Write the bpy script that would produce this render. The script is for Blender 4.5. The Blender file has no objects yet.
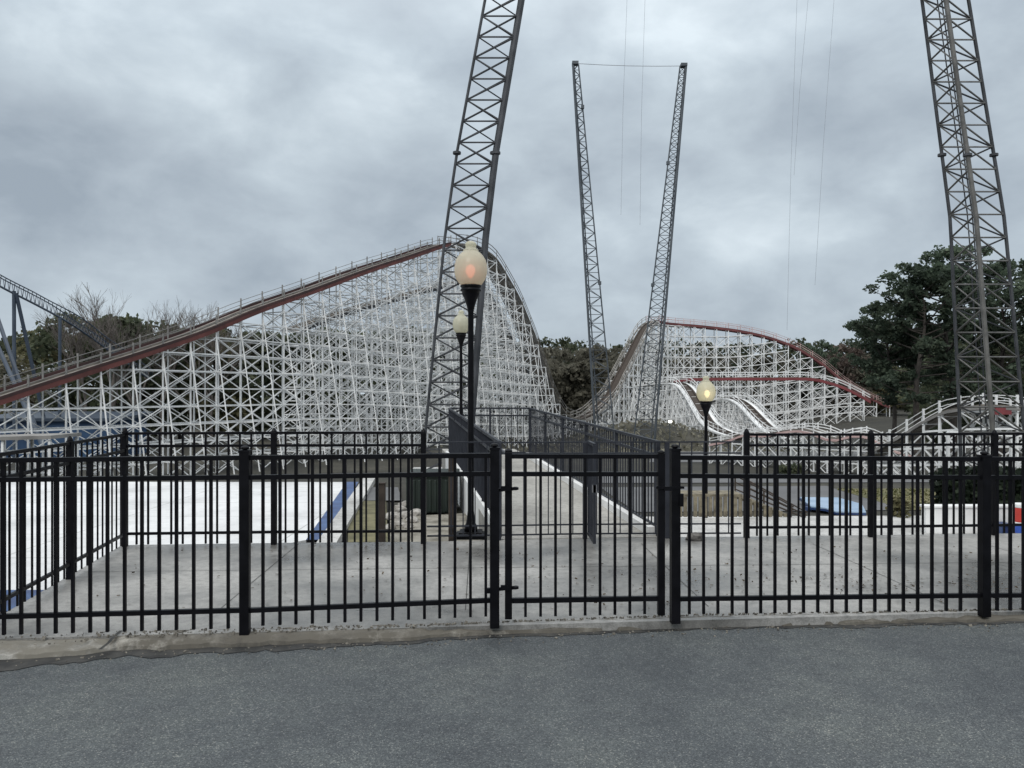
import bpy, math, random
import numpy as np
from mathutils import Vector, Matrix

rd = math.radians
C = bpy.context.scene.collection
CAMZ, F, HX, HY = 1.64, 769.0, 512.0, 392.0


def P(px, py, d):
    return Vector(((px - HX) / F * d, d, CAMZ + (HY - py) / F * d))


def G(px, py, z=0.0):
    d = (CAMZ - z) * F / (py - HY)
    return Vector(((px - HX) / F * d, d, z))


def smooth(a, b, x):
    t = max(0.0, min(1.0, (x - a) / (b - a)))
    return t * t * (3 - 2 * t)


def lerp_table(tab, x):
    if x <= tab[0][0]:
        return tab[0][1]
    for (a, va), (b, vb) in zip(tab, tab[1:]):
        if x <= b:
            return va + (vb - va) * (x - a) / (b - a)
    return tab[-1][1]


# ------------------------------------------------------------------ materials
def new_mat(name):
    m = bpy.data.materials.new(name)
    m.use_nodes = True
    nt = m.node_tree
    return m, nt, nt.nodes['Principled BSDF']


def ramp_node(nt, stops):
    r = nt.nodes.new('ShaderNodeValToRGB')
    el = r.color_ramp.elements
    while len(el) < len(stops):
        el.new(0.5)
    for e, (p, c) in zip(el, stops):
        e.position = p
        e.color = (c[0], c[1], c[2], 1)
    return r


def noise_node(nt, vec, scale, detail=4, rough=0.55):
    n = nt.nodes.new('ShaderNodeTexNoise')
    n.inputs['Scale'].default_value = scale
    n.inputs['Detail'].default_value = detail
    n.inputs['Roughness'].default_value = rough
    nt.links.new(vec, n.inputs['Vector'])
    return n


def pos(nt, space='pos'):
    if space == 'pos':
        return nt.nodes.new('ShaderNodeNewGeometry').outputs['Position']
    return nt.nodes.new('ShaderNodeTexCoord').outputs['Object']


def mixc(nt, fac, a, b, mode='MIX'):
    m = nt.nodes.new('ShaderNodeMix')
    m.data_type = 'RGBA'
    m.blend_type = mode
    for sock, v in ((m.inputs['Factor'], fac), (m.inputs[6], a), (m.inputs[7], b)):
        if hasattr(v, 'links'):
            nt.links.new(v, sock)
        elif isinstance(v, (int, float)):
            sock.default_value = v
        else:
            sock.default_value = (v[0], v[1], v[2], 1)
    return m.outputs[2]


def simple(name, c1, c2, scale=3.0, rough=0.6, detail=5, metallic=0.0, bump=0.0, bscale=40.0, space='pos', lo=0.35, hi=0.65, spec=0.5):
    m, nt, b = new_mat(name)
    v = pos(nt, space)
    n = noise_node(nt, v, scale, detail)
    r = ramp_node(nt, [(lo, c1), (hi, c2)])
    nt.links.new(n.outputs['Fac'], r.inputs['Fac'])
    nt.links.new(r.outputs['Color'], b.inputs['Base Color'])
    b.inputs['Roughness'].default_value = rough
    b.inputs['Metallic'].default_value = metallic
    b.inputs['Specular IOR Level'].default_value = spec
    if bump:
        n2 = noise_node(nt, v, bscale, 3)
        bp = nt.nodes.new('ShaderNodeBump')
        bp.inputs['Strength'].default_value = bump
        bp.inputs['Distance'].default_value = 0.01
        nt.links.new(n2.outputs['Fac'], bp.inputs['Height'])
        nt.links.new(bp.outputs['Normal'], b.inputs['Normal'])
    return m


def foliage(name, dark, mid, light, trans=0.25):
    m, nt, b = new_mat(name)
    g = nt.nodes.new('ShaderNodeNewGeometry')
    oi = nt.nodes.new('ShaderNodeObjectInfo')
    r = ramp_node(nt, [(0.0, dark), (0.55, mid), (1.0, light)])
    n = noise_node(nt, g.outputs['Position'], 0.45, 3)
    a = nt.nodes.new('ShaderNodeMath'); a.operation = 'MULTIPLY_ADD'
    a.inputs[1].default_value = 0.55
    nt.links.new(g.outputs['Random Per Island'], a.inputs[0])
    s = nt.nodes.new('ShaderNodeMath'); s.operation = 'MULTIPLY_ADD'
    s.inputs[1].default_value = 1.6; s.inputs[2].default_value = -0.6
    nt.links.new(n.outputs['Fac'], s.inputs[0])
    nt.links.new(s.outputs[0], a.inputs[2])
    nt.links.new(a.outputs[0], r.inputs['Fac'])
    hs = nt.nodes.new('ShaderNodeHueSaturation')
    mp = nt.nodes.new('ShaderNodeMapRange')
    mp.inputs['To Min'].default_value = 0.75; mp.inputs['To Max'].default_value = 1.3
    nt.links.new(oi.outputs['Random'], mp.inputs['Value'])
    nt.links.new(mp.outputs['Result'], hs.inputs['Value'])
    nt.links.new(r.outputs['Color'], hs.inputs['Color'])
    nt.links.new(hs.outputs['Color'], b.inputs['Base Color'])
    b.inputs['Roughness'].default_value = 0.7
    b.inputs['Specular IOR Level'].default_value = 0.25
    if trans:
        t = nt.nodes.new('ShaderNodeBsdfTranslucent')
        nt.links.new(hs.outputs['Color'], t.inputs['Color'])
        mx = nt.nodes.new('ShaderNodeMixShader'); mx.inputs[0].default_value = trans
        out = nt.nodes['Material Output']
        nt.links.new(b.outputs[0], mx.inputs[1]); nt.links.new(t.outputs[0], mx.inputs[2])
        nt.links.new(mx.outputs[0], out.inputs['Surface'])
    return m


M = {}
M['black'] = simple('black_powder_coat', (0.0025, 0.0025, 0.0035), (0.006, 0.006, 0.008), 9, 0.40, spec=0.13)
M['black2'] = simple('black_railing_paint', (0.014, 0.016, 0.022), (0.028, 0.031, 0.040), 6, 0.5, spec=0.3)
M['alu'] = simple('dull_metal', (0.16, 0.16, 0.17), (0.26, 0.26, 0.27), 20, 0.45, metallic=0.6)
M['white_wood'] = simple('weathered_white_timber', (0.60, 0.605, 0.60), (0.86, 0.865, 0.86), 0.9, 0.75, lo=0.3, hi=0.6)
M['white_far'] = simple('old_white_timber', (0.60, 0.605, 0.60), (0.86, 0.865, 0.86), 0.35, 0.8, lo=0.3, hi=0.6)
M['red_brown'] = simple('faded_red_brown_boards', (0.095, 0.033, 0.029), (0.17, 0.056, 0.049), 0.8, 0.75)
M['dark_red'] = simple('dark_red_boards', (0.036, 0.021, 0.020), (0.075, 0.034, 0.032), 0.5, 0.8)
M['red'] = simple('red_boards', (0.15, 0.03, 0.035), (0.23, 0.05, 0.055), 0.4, 0.7)
M['deck'] = simple('weathered_deck_timber', (0.11, 0.097, 0.085), (0.22, 0.197, 0.172), 1.2, 0.85)
M['handrail'] = simple('faded_handrail_timber', (0.22, 0.205, 0.188), (0.40, 0.375, 0.345), 0.7, 0.8)
M['grey_rail'] = simple('grey_handrail', (0.16, 0.155, 0.148), (0.29, 0.28, 0.265), 0.7, 0.8)
M['crest_red'] = simple('faded_red_boards', (0.10, 0.033, 0.034), (0.18, 0.058, 0.058), 0.5, 0.8)
M['pink_rail'] = simple('faded_pink_handrail', (0.42, 0.27, 0.26), (0.58, 0.42, 0.40), 0.5, 0.8)
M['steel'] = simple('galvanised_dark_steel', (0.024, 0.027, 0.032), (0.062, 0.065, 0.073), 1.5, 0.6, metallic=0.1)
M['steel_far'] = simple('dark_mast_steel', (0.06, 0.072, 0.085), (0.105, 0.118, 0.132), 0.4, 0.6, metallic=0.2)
M['steel_grey'] = simple('weathered_grey_steel', (0.085, 0.083, 0.079), (0.17, 0.165, 0.156), 2.0, 0.6, metallic=0.25)
M['cable'] = simple('steel_cable', (0.20, 0.21, 0.23), (0.28, 0.29, 0.31), 1.0, 0.5, metallic=0.4)
M['blue_steel'] = simple('slate_blue_steel', (0.035, 0.050, 0.075), (0.06, 0.08, 0.11), 0.5, 0.5)
M['green_leaf'] = foliage('pine_needles', (0.034, 0.050, 0.036), (0.080, 0.108, 0.074), (0.15, 0.185, 0.125), 0.4)
M['ever'] = foliage('evergreen_leaves', (0.046, 0.058, 0.038), (0.096, 0.112, 0.068), (0.17, 0.175, 0.105), 0.42)
M['olive'] = foliage('olive_leaves', (0.06, 0.06, 0.032), (0.125, 0.118, 0.062), (0.20, 0.18, 0.095), 0.4)
M['brown'] = foliage('brown_twigs', (0.10, 0.096, 0.074), (0.19, 0.18, 0.14), (0.27, 0.255, 0.20), 0.42)
M['rust'] = foliage('rusty_twigs', (0.10, 0.076, 0.065), (0.17, 0.132, 0.112), (0.24, 0.19, 0.16), 0.4)
M['bark'] = simple('bark', (0.035, 0.029, 0.025), (0.085, 0.072, 0.062), 2.5, 0.9, bump=0.6, bscale=8)
M['greybark'] = simple('pale_bark', (0.10, 0.085, 0.075), (0.17, 0.15, 0.135), 2.0, 0.9)
M['hedge'] = foliage('hedge_leaves', (0.004, 0.008, 0.005), (0.010, 0.017, 0.009), (0.022, 0.032, 0.016), 0.1)
M['tarp_blue'] = simple('pale_blue_plastic', (0.21, 0.31, 0.43), (0.32, 0.42, 0.55), 1.5, 0.4)
M['navy'] = simple('navy_plastic', (0.012, 0.03, 0.10), (0.02, 0.05, 0.15), 2, 0.4)
M['blue_paint'] = simple('blue_pool_paint', (0.018, 0.040, 0.125), (0.045, 0.10, 0.24), 3.5, 0.5)
M['white_paint'] = simple('white_render', (0.58, 0.58, 0.57), (0.80, 0.80, 0.79), 1.1, 0.7)
M['tan_wood'] = simple('tan_boards', (0.10, 0.085, 0.06), (0.26, 0.225, 0.155), 7.0, 0.8, bump=0.3)
M['dark_wood'] = simple('dark_timber_post', (0.03, 0.022, 0.017), (0.06, 0.045, 0.035), 5, 0.85)
M['stone'] = simple('pale_broken_stone', (0.18, 0.165, 0.145), (0.45, 0.43, 0.40), 6, 0.9, bump=0.6)
M['greystone'] = simple('dark_grey_stone', (0.06, 0.055, 0.05), (0.15, 0.14, 0.13), 9, 0.9, bump=0.7)
M['redpaint'] = simple('red_plastic', (0.42, 0.03, 0.022), (0.52, 0.05, 0.035), 3, 0.4)
M['bluepaint'] = simple('royal_blue_plastic', (0.02, 0.07, 0.36), (0.03, 0.10, 0.44), 3, 0.4)
M['green_box'] = simple('dark_green_cladding', (0.006, 0.013, 0.010), (0.012, 0.022, 0.016), 2, 0.55)
M['blue_shed'] = simple('blue_cladding', (0.010, 0.035, 0.09), (0.025, 0.07, 0.15), 0.5, 0.6)
M['dead_leaf'] = simple('dead_leaf', (0.03, 0.022, 0.014), (0.10, 0.07, 0.04), 30, 0.9)
M['gravel'] = simple('loose_gravel', (0.05, 0.045, 0.038), (0.24, 0.22, 0.185), 25, 0.9)
M['grass'] = foliage('grass_blades', (0.05, 0.055, 0.02), (0.11, 0.11, 0.045), (0.20, 0.18, 0.085), 0.2)


def asphalt():
    m, nt, b = new_mat('asphalt')
    v = pos(nt)
    vo = nt.nodes.new('ShaderNodeTexVoronoi'); vo.inputs['Scale'].default_value = 165
    nt.links.new(v, vo.inputs['Vector'])
    sep = nt.nodes.new('ShaderNodeSeparateColor')
    nt.links.new(vo.outputs['Color'], sep.inputs[0])
    r = ramp_node(nt, [(0.0, (0.034, 0.039, 0.042)), (0.40, (0.058, 0.066, 0.071)), (0.78, (0.080, 0.090, 0.095)), (0.95, (0.13, 0.140, 0.140)), (1.0, (0.22, 0.222, 0.21))])
    nt.links.new(sep.outputs[0], r.inputs['Fac'])
    n1 = noise_node(nt, v, 0.8, 6, 0.6)
    r1 = ramp_node(nt, [(0.34, (0.70, 0.71, 0.74)), (0.5, (1, 1, 1)), (0.64, (1.28, 1.26, 1.2))])
    nt.links.new(n1.outputs['Fac'], r1.inputs['Fac'])
    c = mixc(nt, 1.0, r.outputs['Color'], r1.outputs['Color'], 'MULTIPLY')
    n2 = noise_node(nt, v, 7, 5, 0.65)
    r2 = ramp_node(nt, [(0.32, (0.82, 0.82, 0.84)), (0.6, (1.08, 1.08, 1.06))])
    nt.links.new(n2.outputs['Fac'], r2.inputs['Fac'])
    c = mixc(nt, 1.0, c, r2.outputs['Color'], 'MULTIPLY')
    nt.links.new(c, b.inputs['Base Color'])
    rr = ramp_node(nt, [(0.3, (0.48,) * 3), (0.65, (0.8,) * 3)])
    nt.links.new(n1.outputs['Fac'], rr.inputs['Fac'])
    nt.links.new(rr.outputs['Color'], b.inputs['Roughness'])
    bp = nt.nodes.new('ShaderNodeBump'); bp.inputs['Strength'].default_value = 0.5; bp.inputs['Distance'].default_value = 0.006
    nt.links.new(vo.outputs['Distance'], bp.inputs['Height'])
    nt.links.new(bp.outputs['Normal'], b.inputs['Normal'])
    return m


def concrete(name, dark, mid, light, wet=True, warm=1.0, sc=0.55, lo=0.36, hi=0.62, dirt=None):
    m, nt, b = new_mat(name)
    v = pos(nt)
    n1 = noise_node(nt, v, sc, 7, 0.6)
    r = ramp_node(nt, [(lo, dark), (0.48, mid), (hi, light)])
    nt.links.new(n1.outputs['Fac'], r.inputs['Fac'])
    n2 = noise_node(nt, v, 14, 6, 0.7)
    r2 = ramp_node(nt, [(0.34, (0.72,) * 3), (0.55, (1.04,) * 3)])
    nt.links.new(n2.outputs['Fac'], r2.inputs['Fac'])
    c = mixc(nt, 1.0, r.outputs['Color'], r2.outputs['Color'], 'MULTIPLY')
    n3 = noise_node(nt, v, 90, 2, 0.5)
    r3 = ramp_node(nt, [(0.36, (0.82,) * 3), (0.6, (1.06,) * 3)])
    nt.links.new(n3.outputs['Fac'], r3.inputs['Fac'])
    c = mixc(nt, 1.0, c, r3.outputs['Color'], 'MULTIPLY')
    if dirt:
        n4 = noise_node(nt, v, 4.5, 9, 0.72)
        r4 = ramp_node(nt, [(0.38, (0, 0, 0)), (0.52, (1, 1, 1))])
        nt.links.new(n4.outputs['Fac'], r4.inputs['Fac'])
        c = mixc(nt, r4.outputs['Color'], c, dirt)
    nt.links.new(c, b.inputs['Base Color'])
    if wet:
        rr = ramp_node(nt, [(0.32, (0.16,) * 3), (0.50, (0.42,) * 3), (0.66, (0.75,) * 3)])
        nt.links.new(n1.outputs['Fac'], rr.inputs['Fac'])
        nt.links.new(rr.outputs['Color'], b.inputs['Roughness'])
    else:
        b.inputs['Roughness'].default_value = 0.8
    bp = nt.nodes.new('ShaderNodeBump'); bp.inputs['Strength'].default_value = 0.25; bp.inputs['Distance'].default_value = 0.006
    nt.links.new(n2.outputs['Fac'], bp.inputs['Height'])
    nt.links.new(bp.outputs['Normal'], b.inputs['Normal'])
    return m


def pool_mat():
    m, nt, b = new_mat('white_pool_paint')
    v = pos(nt)
    n1 = noise_node(nt, v, 0.5, 8, 0.62)
    r = ramp_node(nt, [(0.3, (0.52, 0.52, 0.515)), (0.5, (0.68, 0.68, 0.675)), (0.66, (0.76, 0.76, 0.755))])
    nt.links.new(n1.outputs['Fac'], r.inputs['Fac'])
    bk = nt.nodes.new('ShaderNodeTexBrick'); bk.offset = 0.0
    bk.inputs['Scale'].default_value = 1.0; bk.inputs['Mortar Size'].default_value = 0.012
    bk.inputs['Brick Width'].default_value = 3.0; bk.inputs['Row Height'].default_value = 1.5
    bk.inputs['Color1'].default_value = (1, 1, 1, 1); bk.inputs['Color2'].default_value = (.95, .95, .95, 1); bk.inputs['Mortar'].default_value = (0.62, 0.62, 0.6, 1)
    nt.links.new(v, bk.inputs['Vector'])
    n2 = noise_node(nt, v, 5, 7, 0.7)
    r2 = ramp_node(nt, [(0.3, (0.82,) * 3), (0.5, (1.0,) * 3)])
    nt.links.new(n2.outputs['Fac'], r2.inputs['Fac'])
    c = mixc(nt, 1.0, r.outputs['Color'], bk.outputs['Color'], 'MULTIPLY')
    c = mixc(nt, 1.0, c, r2.outputs['Color'], 'MULTIPLY')
    nt.links.new(c, b.inputs['Base Color'])
    b.inputs['Roughness'].default_value = 0.55
    return m


M['asphalt'] = asphalt()
M['far_asphalt'] = simple('far_asphalt', (0.085, 0.085, 0.088), (0.15, 0.15, 0.153), 0.3, 0.8)
M['plaza'] = concrete('damp_concrete', (0.12, 0.117, 0.11), (0.215, 0.21, 0.198), (0.345, 0.337, 0.32), lo=0.38, hi=0.60)
M['kerb'] = concrete('broken_kerb_concrete', (0.07, 0.064, 0.054), (0.16, 0.148, 0.126), (0.33, 0.312, 0.275), wet=False, sc=3.2, dirt=(0.10, 0.09, 0.073))
M['kerb_pale'] = concrete('worn_kerb_concrete', (0.15, 0.143, 0.125), (0.26, 0.25, 0.225), (0.36, 0.345, 0.315), wet=False, sc=2.0, dirt=(0.17, 0.157, 0.13))
M['ramp'] = concrete('ramp_concrete', (0.25, 0.242, 0.222), (0.34, 0.328, 0.30), (0.41, 0.395, 0.365), wet=False)
M['pale_conc'] = concrete('pale_concrete', (0.34, 0.335, 0.32), (0.46, 0.455, 0.44), (0.58, 0.57, 0.55), wet=False)
M['pool'] = pool_mat()


def ground_mat():
    m, nt, b = new_mat('ground_soil_grass')
    v = pos(nt)
    n1 = noise_node(nt, v, 0.12, 6, 0.65)
    r = ramp_node(nt, [(0.32, (0.014, 0.014, 0.010)), (0.5, (0.030, 0.028, 0.020)), (0.68, (0.065, 0.060, 0.044))])
    nt.links.new(n1.outputs['Fac'], r.inputs['Fac'])
    n2 = noise_node(nt, v, 3, 6, 0.7)
    r2 = ramp_node(nt, [(0.3, (0.6,) * 3), (0.6, (1.15,) * 3)])
    nt.links.new(n2.outputs['Fac'], r2.inputs['Fac'])
    c = mixc(nt, 1.0, r.outputs['Color'], r2.outputs['Color'], 'MULTIPLY')
    nt.links.new(c, b.inputs['Base Color'])
    b.inputs['Roughness'].default_value = 0.95
    return m


M['silt'] = simple('damp_silt', (0.016, 0.016, 0.016), (0.05, 0.048, 0.044), 9, 0.7, detail=8)
M['ground'] = ground_mat()
M['lawn'] = simple('dry_lawn', (0.085, 0.085, 0.035), (0.19, 0.17, 0.085), 0.9, 0.95)
M['tan_soil'] = simple('tan_soil', (0.085, 0.08, 0.042), (0.18, 0.165, 0.09), 3.5, 0.95)
M['sand_soil'] = simple('pale_sandy_soil', (0.12, 0.11, 0.088), (0.29, 0.272, 0.232), 4.0, 0.95)


def globe_mat():
    m, nt, b = new_mat('milky_globe')
    b.inputs['Base Color'].default_value = (0.68, 0.67, 0.56, 1)
    b.inputs['Roughness'].default_value = 0.25
    t = nt.nodes.new('ShaderNodeBsdfTranslucent')
    t.inputs['Color'].default_value = (0.68, 0.66, 0.54, 1)
    tr = nt.nodes.new('ShaderNodeBsdfTransparent'); tr.inputs['Color'].default_value = (0.9, 0.85, 0.7, 1)
    m1 = nt.nodes.new('ShaderNodeMixShader'); m1.inputs[0].default_value = 0.5
    m2 = nt.nodes.new('ShaderNodeMixShader'); m2.inputs[0].default_value = 0.2
    nt.links.new(b.outputs[0], m1.inputs[1]); nt.links.new(t.outputs[0], m1.inputs[2])
    nt.links.new(m1.outputs[0], m2.inputs[1]); nt.links.new(tr.outputs[0], m2.inputs[2])
    nt.links.new(m2.outputs[0], nt.nodes['Material Output'].inputs['Surface'])
    return m


def emit(name, col, s):
    m = bpy.data.materials.new(name); m.use_nodes = True
    nt = m.node_tree; nt.nodes.clear()
    e = nt.nodes.new('ShaderNodeEmission'); e.inputs[0].default_value = (*col, 1); e.inputs[1].default_value = s
    o = nt.nodes.new('ShaderNodeOutputMaterial'); nt.links.new(e.outputs[0], o.inputs[0])
    return m


M['globe'] = globe_mat()
M['bulb_pink'] = emit('bulb_pink', (1.0, 0.36, 0.27), 1.5)
M['bulb_warm'] = emit('bulb_warm', (1.0, 0.82, 0.5), 3.0)
M['bulb_off'] = simple('bulb_off', (0.55, 0.5, 0.4), (0.6, 0.55, 0.45), 5, 0.4)
M['flood'] = emit('flood_lamp', (1.0, 0.97, 0.85), 5.0)


# ------------------------------------------------------------------ mesh builder
class MB:
    def __init__(self):
        self.v = []; self.f = []

    def box(self, c, s, rz=0.0, R=None):
        o = len(self.v)
        if R is None:
            R = Matrix.Rotation(rz, 3, 'Z')
        c = Vector(c)
        for z in (-1, 1):
            for x, y in ((-1, -1), (1, -1), (1, 1), (-1, 1)):
                self.v.append(c + R @ Vector((x * s[0] / 2, y * s[1] / 2, z * s[2] / 2)))
        for q in ((0, 3, 2, 1), (4, 5, 6, 7), (0, 1, 5, 4), (1, 2, 6, 5), (2, 3, 7, 6), (3, 0, 4, 7)):
            self.f.append(tuple(o + i for i in q))

    def beam(self, a, b, w, h=None, up=None):
        a = Vector(a); b = Vector(b)
        h = h or w
        t = b - a
        L = t.length
        if L < 1e-5:
            return
        t /= L
        u = Vector((0, 0, 1)) if up is None else Vector(up)
        if abs(t.dot(u)) > 0.97:
            u = Vector((0, 1, 0)) if up is None else Vector((1, 0, 0))
        n = t.cross(u).normalized(); u = n.cross(t)
        o = len(self.v)
        for e in (a, b):
            for x, y in ((-1, -1), (1, -1), (1, 1), (-1, 1)):
                self.v.append(e + n * (x * w / 2) + u * (y * h / 2))
        for q in ((0, 3, 2, 1), (4, 5, 6, 7), (0, 1, 5, 4), (1, 2, 6, 5), (2, 3, 7, 6), (3, 0, 4, 7)):
            self.f.append(tuple(o + i for i in q))

    def tube(self, pts, radii, n=8, cap=True):
        pts = [Vector(p) for p in pts]
        if isinstance(radii, (int, float)):
            radii = [radii] * len(pts)
        o = len(self.v)
        pn = None
        for i, p in enumerate(pts):
            t = (pts[min(i + 1, len(pts) - 1)] - pts[max(i - 1, 0)]).normalized()
            if pn is None:
                u = Vector((0, 0, 1)) if abs(t.z) < 0.9 else Vector((1, 0, 0))
                pn = t.cross(u).normalized()
            else:
                pn = (pn - t * pn.dot(t)).normalized()
            bn = t.cross(pn)
            for k in range(n):
                a = 2 * math.pi * k / n
                self.v.append(p + (pn * math.cos(a) + bn * math.sin(a)) * radii[i])
        for i in range(len(pts) - 1):
            for k in range(n):
                a = o + i * n + k; b = o + i * n + (k + 1) % n
                self.f.append((a, b, b + n, a + n))
        if cap:
            self.f.append(tuple(o + k for k in reversed(range(n))))
            e = o + (len(pts) - 1) * n
            self.f.append(tuple(e + k for k in range(n)))

    def lathe(self, prof, n=24, c=(0, 0, 0)):
        o = len(self.v)
        for r, z in prof:
            for k in range(n):
                a = 2 * math.pi * k / n
                self.v.append(Vector((c[0] + r * math.cos(a), c[1] + r * math.sin(a), c[2] + z)))
        for i in range(len(prof) - 1):
            for k in range(n):
                a = o + i * n + k; b = o + i * n + (k + 1) % n
                self.f.append((a, b, b + n, a + n))
        self.f.append(tuple(o + k for k in reversed(range(n))))
        e = o + (len(prof) - 1) * n
        self.f.append(tuple(e + k for k in range(n)))

    def slab(self, poly, z0, z1):
        o = len(self.v); n = len(poly)
        for z in (z0, z1):
            for p in poly:
                self.v.append(Vector((p[0], p[1], z)))
        self.f.append(tuple(o + n + k for k in range(n)))
        self.f.append(tuple(o + k for k in reversed(range(n))))
        for k in range(n):
            a = o + k; b = o + (k + 1) % n
            self.f.append((a, b, b + n, a + n))

    def poly3(self, pts):
        o = len(self.v)
        self.v += [Vector(p) for p in pts]
        self.f.append(tuple(range(o, o + len(pts))))

    def build(self, name, mat, parent=None, smooth=False, bevel=0.0, origin=None):
        me = bpy.data.meshes.new(name)
        org = Vector(origin) if origin is not None else (parent_org(parent) if parent else Vector((0, 0, 0)))
        me.from_pydata([tuple(p - org) for p in self.v], [], self.f)
        me.materials.append(mat)
        if smooth:
            me.polygons.foreach_set('use_smooth', [True] * len(me.polygons))
        ob = bpy.data.objects.new(name, me)
        C.objects.link(ob)
        if parent:
            ob.parent = parent
            if org != parent_org(parent):
                ob.location = org - parent_org(parent)
        else:
            ob.location = org
        if bevel:
            md = ob.modifiers.new('bevel', 'BEVEL'); md.width = bevel; md.segments = 2; md.limit_method = 'ANGLE'
        return ob


def parent_org(o):
    r = Vector((0, 0, 0))
    while o is not None:
        r = r + o.location
        o = o.parent
    return r


def tag(o, label=None, cat=None, group=None, kind=None):
    if label: o['label'] = label
    if cat: o['category'] = cat
    if group: o['group'] = group
    if kind: o['kind'] = kind
    return o


def thing(name, loc, label, cat, group=None):
    o = bpy.data.objects.new(name, None)
    o.empty_display_size = 0.2
    C.objects.link(o); o.location = loc
    return tag(o, label, cat, group)


def struct(o):
    o['kind'] = 'structure'
    return o


def quad_mesh(name, verts, mat):
    """verts: (N,4,3) float array of quads"""
    n = len(verts)
    me = bpy.data.meshes.new(name)
    me.vertices.add(n * 4); me.loops.add(n * 4); me.polygons.add(n)
    me.vertices.foreach_set('co', verts.reshape(-1).astype(np.float32))
    me.loops.foreach_set('vertex_index', np.arange(n * 4, dtype=np.int32))
    me.polygons.foreach_set('loop_start', np.arange(0, n * 4, 4, dtype=np.int32))
    me.polygons.foreach_set('loop_total', np.full(n, 4, dtype=np.int32))
    me.materials.append(mat)
    me.update(); me.validate()
    return me


def leaf_quads(rng, cen, size, aspect=1.0, flat=0.0):
    n = len(cen)
    a = rng.normal(size=(n, 3)); a[:, 2] *= (1 - flat); a /= np.linalg.norm(a, axis=1, keepdims=True) + 1e-9
    b = rng.normal(size=(n, 3)); b[:, 2] *= (1 - flat)
    b -= a * (a * b).sum(1, keepdims=True); b /= np.linalg.norm(b, axis=1, keepdims=True) + 1e-9
    s = size * rng.uniform(0.55, 1.3, size=(n, 1))
    a = a * s * aspect; b = b * s
    return np.stack([cen - a * .5 - b * .35, cen + a * .5 - b * .5, cen + a * .55 + b * .4, cen - a * .45 + b * .5], axis=1)


# ------------------------------------------------------------------ terrain
def ground_z(x, y):
    zl = -0.36 - (4.4 - 1.26 * smooth(-12, 4, x - .12 * (y - 40))) * smooth(17, 42, y)
    zr = -1.45 - 0.15 * smooth(18, 26, y) - 1.9 * smooth(27, 48, y)
    wr = smooth(0.6, 2.2, x - (-0.147 * (y - 8.6)))
    z = zl + (zr - zl) * wr
    if y < 8:
        z = z * smooth(6.0, 8.2, y) + (-0.25) * (1 - smooth(6.0, 8.2, y))
    z -= 2.7 * smooth(62, 100, y) * smooth(-25, 0, x - .15 * (y - 60)) * (1 - smooth(45, 72, x))
    # low mound near the far hill
    m = math.exp(-(((x - 20) / 10.0) ** 2 + ((y - 112) / 14) ** 2))
    z += 3.3 * m
    return z


def grid_sheet(name, xs, ys, zf, mat):
    v = []; f = []
    for y in ys:
        for x in xs:
            v.append((x, y, zf(x, y)))
    nx = len(xs)
    for j in range(len(ys) - 1):
        for i in range(nx - 1):
            a = j * nx + i
            f.append((a, a + 1, a + nx + 1, a + nx))
    me = bpy.data.meshes.new(name); me.from_pydata(v, [], f); me.materials.append(mat)
    me.polygons.foreach_set('use_smooth', [True] * len(f))
    o = bpy.data.objects.new(name, me); C.objects.link(o)
    return struct(o)


def axis(breaks):
    out = []
    for a, b, n in breaks:
        out += [a + (b - a) * k / n for k in range(n)]
    return out + [breaks[-1][1]]


grid_sheet('ground', axis([(-420, -120, 10), (-120, -20, 25), (-20, 20, 50), (20, 120, 25), (120, 420, 10)]),
           axis([(-60, 0, 6), (0, 60, 80), (60, 200, 40), (200, 420, 12)]), ground_z, M['ground'])


def drape(name, poly, dz, mat, n=14):
    """sheet following the ground inside a 4-corner patch"""
    a, b, c, d = [Vector((p[0], p[1], 0)) for p in poly]
    v = []; f = []
    for j in range(n + 1):
        for i in range(n + 1):
            s, t = i / n, j / n
            p = (a * (1 - s) + b * s) * (1 - t) + (d * (1 - s) + c * s) * t
            v.append((p.x, p.y, ground_z(p.x, p.y) + dz))
    for j in range(n):
        for i in range(n):
            k = j * (n + 1) + i
            f.append((k, k + 1, k + n + 2, k + n + 1))
    me = bpy.data.meshes.new(name); me.from_pydata(v, [], f); me.materials.append(mat)
    o = bpy.data.objects.new(name, me); C.objects.link(o)
    return struct(o)


# ------------------------------------------------------------------ near fence line
def fd(px):
    k = (px - HX) / F
    t = (k * 5.23 + 1.816) / (5.306 - 0.46 * k)
    return 5.23 + 0.46 * t


def FP(px, py, off=0.0):
    return P(px, py, fd(px) + off)


# road + kerb strip
RZ = -0.062
road_edge = [(-700, 690), (-300, 674), (0, 661), (45, 659), (95, 655), (110, 652.5), (125, 651), (160, 651), (200, 649), (250, 647.5), (300, 645), (350, 643.5), (400, 642), (450, 638),
             (500, 635.5), (560, 633.5), (620, 631), (700, 628), (800, 626), (900, 624.5), (1024, 622), (1400, 616), (1900, 610)]
rng0 = random.Random(3)
edge_pts = []
for i in range(len(road_edge) - 1):
    (x0, y0), (x1, y1) = road_edge[i], road_edge[i + 1]
    n = max(1, int((x1 - x0) / 9)) if x0 >= 0 and x1 <= 1024 else 2
    for k in range(n):
        s = k / n
        edge_pts.append((x0 + (x1 - x0) * s, y0 + (y1 - y0) * s + (rng0.uniform(-0.9, 0.9) if 0 < x0 < 1024 else 0)))
edge_pts.append(road_edge[-1])
mb = MB()
front = [G(x, y, RZ) for x, y in edge_pts]
road_poly = [Vector((40, -40, 0)), Vector((-40, -40, 0))]
v = []
nb = len(front)
mb.v += [Vector((-60, -40, RZ)), Vector((60, -40, RZ)), Vector((60, front[-1].y + 3.2, RZ)), Vector((-60, front[0].y - 6.0, RZ))]
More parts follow.
